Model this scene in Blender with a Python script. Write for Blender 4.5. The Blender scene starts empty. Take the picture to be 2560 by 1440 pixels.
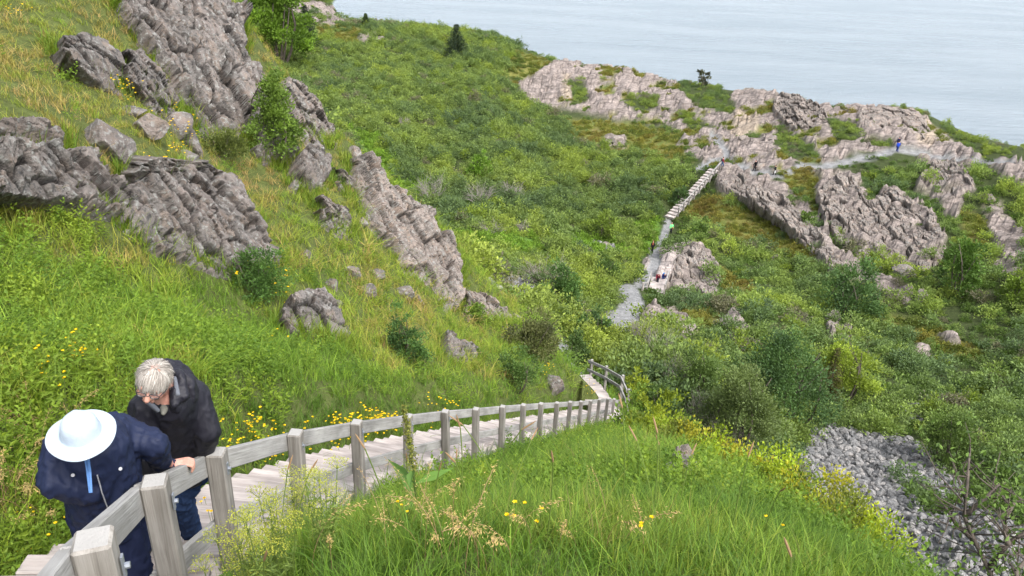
import bpy, bmesh, math, random
import numpy as np
from mathutils import Vector, Matrix

random.seed(7); RNG = np.random.default_rng(7)
SC = bpy.context.scene
COL = SC.collection
R = math.radians

# ---------------------------------------------------------------- camera
FPX, CX, CY = 1990.0, 1280.0, 720.0          # focal length / centre in photo pixels (2560 wide)
PITCH, ROLL = R(25.0), R(2.5)
_f = np.array([0, math.cos(PITCH), -math.sin(PITCH)])
_r0 = np.array([1.0, 0, 0]); _u0 = np.array([0, math.sin(PITCH), math.cos(PITCH)])
CR = math.cos(ROLL)*_r0 + math.sin(ROLL)*_u0
CU = -math.sin(ROLL)*_r0 + math.cos(ROLL)*_u0
CF = _f
cam_d = bpy.data.cameras.new('camera'); cam = bpy.data.objects.new('camera', cam_d); COL.objects.link(cam)
cam_d.sensor_width = 36.0; cam_d.lens = 36.0*FPX/2560.0
cam_d.clip_start = 0.05; cam_d.clip_end = 20000
_m = Matrix.Identity(4)
for i in range(3):
    _m[i][0] = CR[i]; _m[i][1] = CU[i]; _m[i][2] = -CF[i]
cam.matrix_world = _m
SC.camera = cam

# ---------------------------------------------------------------- world, sun, exposure (bright overcast)
SUN_EL, SUN_AZ = R(52), R(140)
wd = bpy.data.worlds.new('World'); SC.world = wd; wd.use_nodes = True
nt = wd.node_tree; nt.nodes.clear()
sky = nt.nodes.new('ShaderNodeTexSky'); sky.sky_type = 'NISHITA'; sky.sun_disc = False
sky.sun_elevation = SUN_EL; sky.sun_rotation = SUN_AZ
sky.air_density = 1.0; sky.dust_density = 4.0; sky.ozone_density = 1.0
hs = nt.nodes.new('ShaderNodeHueSaturation'); hs.inputs['Saturation'].default_value = 0.33
bg = nt.nodes.new('ShaderNodeBackground'); bg.inputs['Strength'].default_value = 0.15
wo = nt.nodes.new('ShaderNodeOutputWorld')
nt.links.new(sky.outputs[0], hs.inputs['Color']); nt.links.new(hs.outputs[0], bg.inputs['Color'])
nt.links.new(bg.outputs[0], wo.inputs[0])
sun_d = bpy.data.lights.new('sun', 'SUN'); sun_d.energy = 1.1; sun_d.angle = R(24); sun_d.color = (1.0, 0.96, 0.9)
sun = bpy.data.objects.new('sun', sun_d); COL.objects.link(sun)
# sun direction: Nishita rotation 0 = +Y, clockwise seen from above
_sd = Vector((math.sin(SUN_AZ)*math.cos(SUN_EL), math.cos(SUN_AZ)*math.cos(SUN_EL), math.sin(SUN_EL)))
sun.rotation_euler = _sd.to_track_quat('Z', 'Y').to_euler()
SC.view_settings.view_transform = 'Standard'; SC.view_settings.look = 'None'
SC.view_settings.exposure = 1.42; SC.view_settings.gamma = 1.0
SC.render.engine = 'CYCLES'
SC.cycles.max_bounces = 6; SC.cycles.diffuse_bounces = 3; SC.cycles.glossy_bounces = 2
SC.cycles.transmission_bounces = 3; SC.cycles.transparent_max_bounces = 4
SC.cycles.use_denoising = True
SC.cycles.denoiser = 'OPENIMAGEDENOISE'; SC.cycles.denoising_input_passes = 'RGB_ALBEDO_NORMAL'; SC.cycles.denoising_prefilter = 'ACCURATE'

# ---------------------------------------------------------------- projection helpers
def ray(px, py):
    px = np.asarray(px, float); py = np.asarray(py, float)
    d = CF + ((px-CX)/FPX)[..., None]*CR + (-(py-CY)/FPX)[..., None]*CU
    return d/np.linalg.norm(d, axis=-1, keepdims=True)
def at(px, py, r):
    return ray(px, py)*np.asarray(r, float)[..., None]
def proj(P):
    P = np.asarray(P, float)
    x = P@CR; y = P@CU; z = np.maximum(P@CF, 1e-3)
    return CX+FPX*x/z, CY-FPX*y/z, P@CF

# ---------------------------------------------------------------- numpy noise
def _hash(ix, iy, iz, s=0):
    with np.errstate(over='ignore'):
        h = (ix.astype(np.int64)*374761393 + iy.astype(np.int64)*668265263 + iz.astype(np.int64)*2147483647*3 + s*1274126177) & 0xFFFFFFFF
        h = ((h ^ (h >> 13))*1274126177) & 0xFFFFFFFF
        h = ((h ^ (h >> 16))*2246822519) & 0xFFFFFFFF
        h = h ^ (h >> 15)
    return (h & 0xFFFFFF)/float(0xFFFFFF)
def vnoise(P, s=0):
    P = np.asarray(P, float); i = np.floor(P).astype(np.int64); f = P-i
    f = f*f*f*(f*(f*6-15)+10)
    out = 0
    for dx in (0, 1):
        wx = f[:, 0] if dx else 1-f[:, 0]
        for dy in (0, 1):
            wy = f[:, 1] if dy else 1-f[:, 1]
            for dz in (0, 1):
                wz = f[:, 2] if dz else 1-f[:, 2]
                out = out + wx*wy*wz*_hash(i[:, 0]+dx, i[:, 1]+dy, i[:, 2]+dz, s)
    return out*2-1
def fbm(P, octs=4, s=0, gain=0.5):
    P = np.asarray(P, float); a = 1.0; o = 0; n = 0
    for k in range(octs):
        o = o + a*vnoise(P, s+k*17); n += a; a *= gain; P = P*2.03+11.7
    return o/n
def worley(P, s=0, jit=0.9, cheb=0.0):
    """F1, F2 and cell coordinates of the nearest feature (N,3)."""
    i = np.floor(P).astype(np.int64)
    f1 = np.full(len(P), 9.0); f2 = np.full(len(P), 9.0); cid = np.zeros((len(P), 3), np.int64); cen = np.zeros((len(P), 3))
    flat = np.ptp(P[:, 2]) < 1e-9
    for dx in (-1, 0, 1):
        for dy in (-1, 0, 1):
            for dz in ((0,) if flat else (-1, 0, 1)):
                c = i+np.array([dx, dy, dz])
                o = np.stack([_hash(c[:, 0], c[:, 1], c[:, 2], s+a) for a in (1, 2, 3)], 1)
                q = c+0.5+(o-0.5)*jit
                if flat: q[:, 2] = P[:, 2]
                d = np.abs(q-P); d = np.sqrt((d**2).sum(1))*(1-cheb)+d.max(1)*cheb
                m = d < f1
                f2 = np.where(m, f1, np.minimum(f2, d)); cid[m] = c[m]; cen[m] = q[m]; f1 = np.where(m, d, f1)
    return f1, f2, cid, cen
def sstep(a, b, x):
    t = np.clip((x-a)/(b-a), 0, 1); return t*t*(3-2*t)
def in_poly(px, py, poly):
    px = np.asarray(px, float); py = np.asarray(py, float); ins = np.zeros(px.shape, bool); n = len(poly)
    for i in range(n):
        x0, y0 = poly[i]; x1, y1 = poly[(i+1) % n]
        if y0 == y1: continue
        c = ((y0 > py) != (y1 > py)) & (px < (x1-x0)*(py-y0)/(y1-y0)+x0)
        ins ^= c
    return ins
def seg_dist(px, py, pts, closed=False):
    d = np.full(np.shape(px), 1e9); n = len(pts)
    for i in range(n if closed else n-1):
        x0, y0 = pts[i]; x1, y1 = pts[(i+1) % n]
        L = max((x1-x0)**2+(y1-y0)**2, 1e-9)
        t = np.clip(((px-x0)*(x1-x0)+(py-y0)*(y1-y0))/L, 0, 1)
        d = np.minimum(d, np.hypot(px-(x0+t*(x1-x0)), py-(y0+t*(y1-y0))))
    return d
def poly_sd(px, py, poly):
    """signed distance in photo pixels, positive inside"""
    d = seg_dist(px, py, poly, True)
    return np.where(in_poly(px, py, poly), d, -d)

# ---------------------------------------------------------------- object helpers
def tag(o, label=None, cat=None, group=None, kind=None):
    if label: o['label'] = label
    if cat: o['category'] = cat
    if group: o['group'] = group
    if kind: o['kind'] = kind
    return o
def empty(name, loc=(0, 0, 0), rz=0.0):
    o = bpy.data.objects.new(name, None); COL.objects.link(o); o.location = loc; o.rotation_euler = (0, 0, rz)
    o.empty_display_size = 0.1
    return o
def mesh_np(name, V, F, mats=(), smooth=True, parent=None, midx=None, link=True, attrs=None):
    """V (N,3); F list of (M,k) int arrays"""
    V = np.asarray(V, np.float32)
    if not isinstance(F, (list, tuple)): F = [F]
    F = [np.asarray(f, np.int32) for f in F if len(f)]
    me = bpy.data.meshes.new(name)
    me.vertices.add(len(V)); me.vertices.foreach_set('co', V.ravel())
    tot = np.concatenate([np.full(len(f), f.shape[1], np.int32) for f in F]); vi = np.concatenate([f.ravel() for f in F])
    me.loops.add(len(vi)); me.loops.foreach_set('vertex_index', vi)
    me.polygons.add(len(tot))
    st = np.zeros(len(tot), np.int32); st[1:] = np.cumsum(tot)[:-1]
    me.polygons.foreach_set('loop_start', st); me.polygons.foreach_set('loop_total', tot)
    if midx is not None: me.polygons.foreach_set('material_index', np.asarray(midx, np.int32))
    me.update(calc_edges=True)
    me.polygons.foreach_set('use_smooth', np.full(len(tot), smooth, bool))
    for k, a in (attrs or {}).items():
        a = np.asarray(a, np.float32)
        if a.ndim == 1:
            at_ = me.attributes.new(k, 'FLOAT', 'POINT'); at_.data.foreach_set('value', a)
        elif a.shape[1] == 4:
            at_ = me.attributes.new(k, 'FLOAT_COLOR', 'POINT'); at_.data.foreach_set('color', a.ravel())
        else:
            at_ = me.attributes.new(k, 'FLOAT_VECTOR', 'POINT'); at_.data.foreach_set('vector', a.ravel())
    for m in mats: me.materials.append(m)
    o = bpy.data.objects.new(name, me)
    if link: COL.objects.link(o)
    if parent: o.parent = parent
    return o
class MB:
    """collects shapes into one mesh"""
    def __init__(s): s.V = []; s.F = {3: [], 4: []}; s.M = {3: [], 4: []}; s.n = 0
    def add(s, V, F, mi=0):
        V = np.asarray(V, float); s.V.append(V)
        for f in (F if isinstance(F, (list, tuple)) else [F]):
            f = np.asarray(f, int)
            if len(f): s.F[f.shape[1]].append(f+s.n); s.M[f.shape[1]].append(np.full(len(f), mi))
        s.n += len(V)
    def box(s, c, ax, ay, az, mi=0, bev=0.0):
        """c centre; ax,ay,az half-extent vectors"""
        c, ax, ay, az = [np.asarray(a, float) for a in (c, ax, ay, az)]
        if bev <= 0:
            V = [c+i*ax+j*ay+k*az for i in (-1, 1) for j in (-1, 1) for k in (-1, 1)]
            s.add(V, np.array([[0, 1, 3, 2], [4, 6, 7, 5], [0, 4, 5, 1], [2, 3, 7, 6], [0, 2, 6, 4], [1, 5, 7, 3]]), mi); return
        L = [np.linalg.norm(a) for a in (ax, ay, az)]; u = [a/l for a, l in zip((ax, ay, az), L)]
        V = []; idx = {}
        for i in (-1, 1):
            for j in (-1, 1):
                for k in (-1, 1):
                    for w in range(3):
                        e = [L[q]-(bev if q != w else 0) for q in range(3)]
                        idx[(i, j, k, w)] = len(V); V.append(c+i*e[0]*u[0]+j*e[1]*u[1]+k*e[2]*u[2])
        Q = []; T = []
        for w in range(3):
            a, b = [q for q in range(3) if q != w]
            for sg in (-1, 1):
                def key(p, q):
                    t = [0, 0, 0]; t[w] = sg; t[a] = p; t[b] = q; return (*t, w)
                Q.append([idx[key(-1, -1)], idx[key(1, -1)], idx[key(1, 1)], idx[key(-1, 1)]])
            for p in (-1, 1):
                for q in (-1, 1):
                    t0 = [0, 0, 0]; t1 = [0, 0, 0]; t0[w] = -1; t1[w] = 1
                    for t in (t0, t1): t[a] = p; t[b] = q
                    Q.append([idx[(*t0, a)], idx[(*t1, a)], idx[(*t1, b)], idx[(*t0, b)]])
        for i in (-1, 1):
            for j in (-1, 1):
                for k in (-1, 1): T.append([idx[(i, j, k, w)] for w in range(3)])
        s.add(V, [np.array(Q), np.array(T)], mi)
    def tube(s, pts, rad, n=8, mi=0, caps=True):
        pts = np.asarray(pts, float); rad = np.broadcast_to(np.asarray(rad, float), (len(pts),))
        V = []; up = np.array([0.13, 0.21, 0.97])
        for i, p in enumerate(pts):
            t = pts[min(i+1, len(pts)-1)]-pts[max(i-1, 0)]; t = t/max(np.linalg.norm(t), 1e-9)
            a = np.cross(t, up)
            if np.linalg.norm(a) < 0.1: a = np.cross(t, [1, 0, 0])
            a /= np.linalg.norm(a); b = np.cross(t, a)
            for k in range(n):
                w = 2*math.pi*k/n; V.append(p+rad[i]*(math.cos(w)*a+math.sin(w)*b))
        Q = []
        for i in range(len(pts)-1):
            for k in range(n):
                Q.append([i*n+k, i*n+(k+1) % n, (i+1)*n+(k+1) % n, (i+1)*n+k])
        T = []
        if caps:
            V.append(pts[0]); V.append(pts[-1]); a = len(V)-2
            for k in range(n):
                T.append([a, (k+1) % n, k]); e = (len(pts)-1)*n; T.append([a+1, e+k, e+(k+1) % n])
        s.add(V, [np.array(Q), np.array(T)] if T else np.array(Q), mi)
    def build(s, name, mats, parent=None, smooth=False, link=True, attrs=None):
        V = np.concatenate(s.V); F = []; M = []
        for k in (3, 4):
            if s.F[k]: F.append(np.concatenate(s.F[k])); M.append(np.concatenate(s.M[k]))
        if not isinstance(mats, (list, tuple)): mats = [mats]
        o = mesh_np(name, V, F, mats, smooth, parent, np.concatenate(M), link, attrs)
        bm = bmesh.new(); bm.from_mesh(o.data); bmesh.ops.recalc_face_normals(bm, faces=bm.faces); bm.to_mesh(o.data); bm.free()
        return o

# ---------------------------------------------------------------- materials
class NT:
    def __init__(s, name):
        s.m = bpy.data.materials.new(name); s.m.use_nodes = True; s.t = s.m.node_tree; s.t.nodes.clear()
        s.out = s.t.nodes.new('ShaderNodeOutputMaterial')
    def n(s, typ, **kw):
        nd = s.t.nodes.new('ShaderNode'+typ)
        for k, v in kw.items():
            if k in nd.inputs: s.set(nd.inputs[k], v)
            else: setattr(nd, k, v)
        return nd
    def set(s, inp, v):
        if isinstance(v, bpy.types.NodeSocket): s.t.links.new(v, inp)
        else:
            if hasattr(inp, 'default_value') and isinstance(v, (tuple, list)) and len(v) == 3 and inp.type == 'RGBA': v = (*v, 1)
            inp.default_value = v
    def noise(s, vec, scale, detail=4, rough=0.55, dist=0.0):
        nd = s.n('TexNoise'); s.set(nd.inputs['Vector'], vec); nd.inputs['Scale'].default_value = scale
        nd.inputs['Detail'].default_value = detail; nd.inputs['Roughness'].default_value = rough; nd.inputs['Distortion'].default_value = dist
        return nd.outputs['Fac']
    def ramp(s, fac, stops):
        nd = s.n('ValToRGB'); s.set(nd.inputs['Fac'], fac); e = nd.color_ramp.elements
        while len(e) < len(stops): e.new(0.5)
        for el, (p, c) in zip(e, stops):
            el.position = p; el.color = (c, c, c, 1) if isinstance(c, (int, float)) else (*c, 1)
        return nd.outputs['Color']
    def mix(s, fac, a, b, mode='MIX'):
        nd = s.n('Mix', data_type='RGBA', blend_type=mode)
        s.set(nd.inputs[0], fac); s.set(nd.inputs[6], a); s.set(nd.inputs[7], b)
        return nd.outputs[2]
    def math(s, op, a, b=0.0):
        nd = s.n('Math', operation=op); s.set(nd.inputs[0], a); s.set(nd.inputs[1], b); return nd.outputs[0]
    def coord(s, which='Object'): return s.n('TexCoord').outputs[which]
    def mapping(s, vec, scale=(1, 1, 1), rot=(0, 0, 0)):
        nd = s.n('Mapping'); s.set(nd.inputs['Vector'], vec); nd.inputs['Scale'].default_value = scale; nd.inputs['Rotation'].default_value = rot
        return nd.outputs[0]
    def attr(s, name, typ='GEOMETRY', out='Color'):
        nd = s.n('Attribute', attribute_name=name, attribute_type=typ); return nd.outputs[out]
    def bump(s, h, strength=0.5, dist=0.05):
        nd = s.n('Bump'); s.set(nd.inputs['Height'], h); nd.inputs['Strength'].default_value = strength; nd.inputs['Distance'].default_value = dist
        return nd.outputs[0]
    def pbsdf(s, col, rough=0.8, spec=0.3, normal=None, **kw):
        nd = s.n('BsdfPrincipled'); s.set(nd.inputs['Base Color'], col); s.set(nd.inputs['Roughness'], rough)
        nd.inputs['Specular IOR Level'].default_value = spec
        if normal is not None: s.set(nd.inputs['Normal'], normal)
        for k, v in kw.items(): s.set(nd.inputs[k], v)
        return nd.outputs[0]
    def done(s, sh): s.t.links.new(sh, s.out.inputs['Surface']); return s.m
# ================================================================ terrain: height field from surveyed points (photo pixel, range in metres)
CP = [
 # near slope under the camera and right of the stairs
 (1280,1440,2.75),(1000,1440,2.8),(700,1440,2.9),(1280,1300,5.0),(1000,1330,4.4),(1600,1400,3.6),(1600,1300,5.6),(1700,1200,10),
 (1560,1120,23),(1450,1200,11.5),(1500,1130,19),(1350,1180,14.5),(2000,1480,4.0),(2000,1425,5.0),(1850,1280,8),(2300,1580,4.8),
 (1600,1105,25),(1750,1185,17),(1900,1275,12.5),(2100,1390,9.3),(2230,1465,7.3),(2420,1560,5.4),
 # stairs line
 (330,1440,3.7),(560,1345,6.0),(735,1240,8.0),(895,1215,9.7),(1020,1197,11.7),(1190,1182,14.8),(1309,1142,19),(1393,1117,22.8),(1455,1092,26.5),
 (1520,1067,32),(1490,990,38),(1445,940,42.5),(1425,915,45.5),
 (600,1245,7.6),(800,1170,10.2),(950,1135,12.5),(1100,1115,15.2),(1250,1095,19),(1400,1062,26),
 # left hillside
 (0,1440,3.4),(150,1440,3.5),(0,1200,5.2),(100,1100,6.4),(0,1000,8),(0,850,10.3),(0,700,13),(0,520,15.5),(150,505,16.2),(300,560,17),(400,620,18),
 (550,685,19.5),(700,670,22),(300,800,12.5),(500,850,13),(600,1000,11),(450,1100,7.5),(700,900,15),(880,860,20),(800,1060,13),(1000,1000,18),(1100,900,24),(1200,1000,23.5),
 (1300,900,32),(1350,1000,29),(1400,860,43),(1260,800,38),(1150,770,35),(1000,700,30),(900,760,24.5),(800,660,24.5),(750,550,26.5),(650,430,28.5),
 (0,330,17),(120,310,18),(250,360,18.8),(350,370,19.5),(450,420,20.5),(520,520,21),(600,560,22.5),(650,620,22.5),(100,200,21),(250,260,21.5),(50,50,25),(200,60,26),(300,110,28),(430,250,27),(500,330,28),
 (600,380,28.5),(300,0,30),(450,0,34),(560,0,36),(610,130,34.5),(680,210,33.5),(660,330,30.5),(720,200,38),(760,270,37.5),(840,340,37.5),(760,380,32),(900,390,36),(850,480,31),(980,490,36.5),(1070,550,37.5),(1130,640,37),(1150,715,36.5),(950,600,32.5),
 (300,-250,36),(0,-250,33),(-300,300,17),(-300,800,9),(-300,1300,4.0),(-300,0,27),
 # far valley left of the trail
 (1480,880,53),(1500,835,65),(1530,812,72),(1280,770,70),(1350,740,74),(1250,715,77),(1200,650,86),(1100,600,93),(1300,600,98),(1500,620,103),(1500,720,87),(1400,680,90),
 (1100,480,114),(1300,450,124),(1550,500,124),(1640,480,127),(1000,450,116),(960,400,122),(900,350,130),(1100,300,148),(1400,350,152),(1600,400,142),(900,250,155),(1200,200,178),(850,150,190),(1100,150,195),(800,90,215),
 (1400,800,60),(1440,850,56),
 # trail and mid outcrop
 (1570,800,76),(1580,740,84),(1640,735,88),(1640,700,93),(1620,650,102),(1625,628,108),(1740,612,108),(1785,680,99),(1795,735,93),(1700,742,90),
 (1660,590,114),(1657,560,119),(1667,545,121),(1785,430,131),(1805,415,134),(1885,428,130),(1938,438,128),(2000,418,131),(2100,407,133),(2200,392,135),(2240,378,137),(2300,387,137),(2400,410,134),(2540,420,130),
 # right valley
 (1560,900,51),(1650,960,47),(1750,1080,43),(1830,1130,42),(1650,880,58),(1750,1000,50),(1850,1050,50),(1700,840,70),(1800,830,76),(1900,780,82),(1800,950,61),(1950,1080,56),(2000,1000,63),(1900,700,98),(2000,760,92),(2100,850,82),
 (2250,900,79),(2200,980,70),(2450,1000,72),(2550,900,83),(2550,1050,66),(2050,1095,57),(2030,1150,52),(2150,1250,47),(2300,1340,42),(2420,1420,38),(2300,1200,53),(2400,1250,50),(2550,1400,39),(2560,1200,54),
 (2560,750,95),(2500,700,100),(2400,640,107),(2300,690,102),(2150,665,104),(2700,1300,45),(2700,900,80),(2700,600,108),
 # headland
 (1800,460,127),(1900,520,122),(2050,600,110),(2080,480,124),(2300,450,128),(2450,480,123),(2540,560,116),(2350,560,115),(2150,500,121),(2350,605,110),(1850,560,118),(1950,640,108),(1760,520,124),
 (2200,310,152),(1650,300,168),(1500,230,184),(1450,270,175),(1300,240,183),(1750,350,152),(1950,330,154),(1800,285,168),
 # skyline against the sea
 (2700,400,150),(2560,378,155),(2400,328,162),(2280,278,170),(2150,272,172),(2050,266,174),(1930,232,182),(1850,228,184),(1800,221,187),(1750,212,190),(1690,207,192),(1560,172,200),(1400,152,210),(1300,118,222),(1200,92,232),(1000,68,245),(885,62,252),(840,30,300),(780,6,320),(690,4,330),
]
def _pts():
    P = []
    for px, py, r in CP:
        P.append(at(px, py, r))
    # points no pixel shows: (photo column, horizontal distance, height)
    for px, rho, z in [(1280,0.7,-1.55),(-800,0.7,-1.3),(3400,0.7,-2.0),(-1500,4,-1.2),(-1500,20,1.0),(-1500,40,1.0),(3400,5,-6.5),(3300,20,-22),(3300,60,-40),(3300,120,-45),
                       (850,58,-29),(700,62,-27),(500,66,-22),(200,70,-14),(-300,70,-8),(1000,60,-30),(1120,55,-29),(600,90,-31),(200,100,-24),(600,150,-31),(200,160,-30),(-300,160,-26),(300,240,-26),(-200,280,-24),
                       (1700,28,-24),(1850,26,-24.5),(2050,25,-25),(2200,24,-24.5),(2400,22,-24),
                       (3000,150,-38)]:
        d = ray(px, 800.0); d = d[:2]/np.linalg.norm(d[:2]); P.append(np.array([d[0]*rho, d[1]*rho, z]))
    # sea cliffs behind the skyline
    for px, py, r in CP[-20:]:
        p = at(px, py, r); h = np.hypot(p[0], p[1])
        for k, dz in ((1.10, -9), (1.28, -46), (1.5, -72)):
            P.append(np.array([p[0]*k, p[1]*k, min(p[2]+dz, -30) if dz > -60 else -100]))
    return np.array(P)
KTH = 2.2
CPW = _pts()
def _tc(X, Y):
    rho = np.maximum(np.hypot(X, Y), 0.05); return np.stack([np.arctan2(X, Y)*KTH, np.log(rho)], -1), rho
def _kern(d2):
    return np.where(d2 > 1e-12, 0.5*d2*np.log(np.maximum(d2, 1e-12)), 0)
_c, _rho = _tc(CPW[:, 0], CPW[:, 1]); _val = np.arctan2(-CPW[:, 2], _rho); _N = len(_c)
_A = np.zeros((_N+3, _N+3)); _d2 = ((_c[:, None]-_c[None])**2).sum(-1)
_A[:_N, :_N] = _kern(_d2)+np.eye(_N)*2e-4; _A[:_N, _N] = 1; _A[:_N, _N+1:] = _c; _A[_N, :_N] = 1; _A[_N+1:, :_N] = _c.T
_W = np.linalg.solve(_A, np.concatenate([_val, np.zeros(3)]))
def base_angle(TH, LR):
    c = np.stack([TH*KTH, LR], -1); out = np.empty(len(c))
    for i in range(0, len(c), 20000):
        b = c[i:i+20000]; d2 = ((b[:, None]-_c[None])**2).sum(-1)
        out[i:i+20000] = _kern(d2)@_W[:_N]+_W[_N]+b@_W[_N+1:]
    return np.clip(out, -0.6, 1.5)
# polar grid around the viewpoint
NTH, NR = 860, 700
TH0, TH1 = R(-58), R(58); LR0, LR1 = math.log(0.45), math.log(430)
gTH = np.linspace(TH0, TH1, NTH); gLR = np.linspace(LR0, LR1, NR)
_th, _lr = np.meshgrid(gTH, gLR, indexing='ij')
# coarse TPS then bilinear (the surface is smooth)
def _grid():
    ct = np.linspace(TH0, TH1, NTH//3); cl = np.linspace(LR0, LR1, NR//3)
    a, b = np.meshgrid(ct, cl, indexing='ij'); v = base_angle(a.ravel(), b.ravel()).reshape(a.shape)
    t = np.stack([np.interp(gTH, ct, v[:, j]) for j in range(len(cl))], 1)
    return np.stack([np.interp(gLR, cl, t[i]) for i in range(NTH)], 0)
gANG = _grid(); gRHO = np.exp(_lr); gX = gRHO*np.sin(_th); gY = gRHO*np.cos(_th); gZ = -gRHO*np.tan(gANG)
gZ0 = gZ.copy()
def sample(G, X, Y):
    rho = np.maximum(np.hypot(X, Y), 0.46); u = (np.arctan2(X, Y)-TH0)/(TH1-TH0)*(NTH-1); v = (np.log(rho)-LR0)/(LR1-LR0)*(NR-1)
    u = np.clip(u, 0, NTH-1.001); v = np.clip(v, 0, NR-1.001); i = u.astype(int); j = v.astype(int); fu = u-i; fv = v-j
    return G[i, j]*(1-fu)*(1-fv)+G[i+1, j]*fu*(1-fv)+G[i, j+1]*(1-fu)*fv+G[i+1, j+1]*fu*fv
def ground(X, Y): return sample(gZ, np.asarray(X, float), np.asarray(Y, float))
def hit(px, py, rmin=1.0, G=None):
    """first point where the ray through a photo pixel meets the ground"""
    G = gZ if G is None else G
    px = np.atleast_1d(np.asarray(px, float)); py = np.atleast_1d(np.asarray(py, float)); d = ray(px, py)
    ts = np.exp(np.linspace(math.log(rmin), math.log(420), 900)); out = np.full(len(px), np.nan); prev = None
    alive = np.ones(len(px), bool)
    for k, t in enumerate(ts):
        P = d*t; h = P[:, 2]-sample(G, P[:, 0], P[:, 1])
        if prev is not None:
            m = alive & (h <= 0) & (prev > 0)
            out[m] = ts[k-1]+(t-ts[k-1])*prev[m]/np.maximum(prev[m]-h[m], 1e-9); alive &= ~m
        prev = h
    return d*out[:, None]
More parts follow.
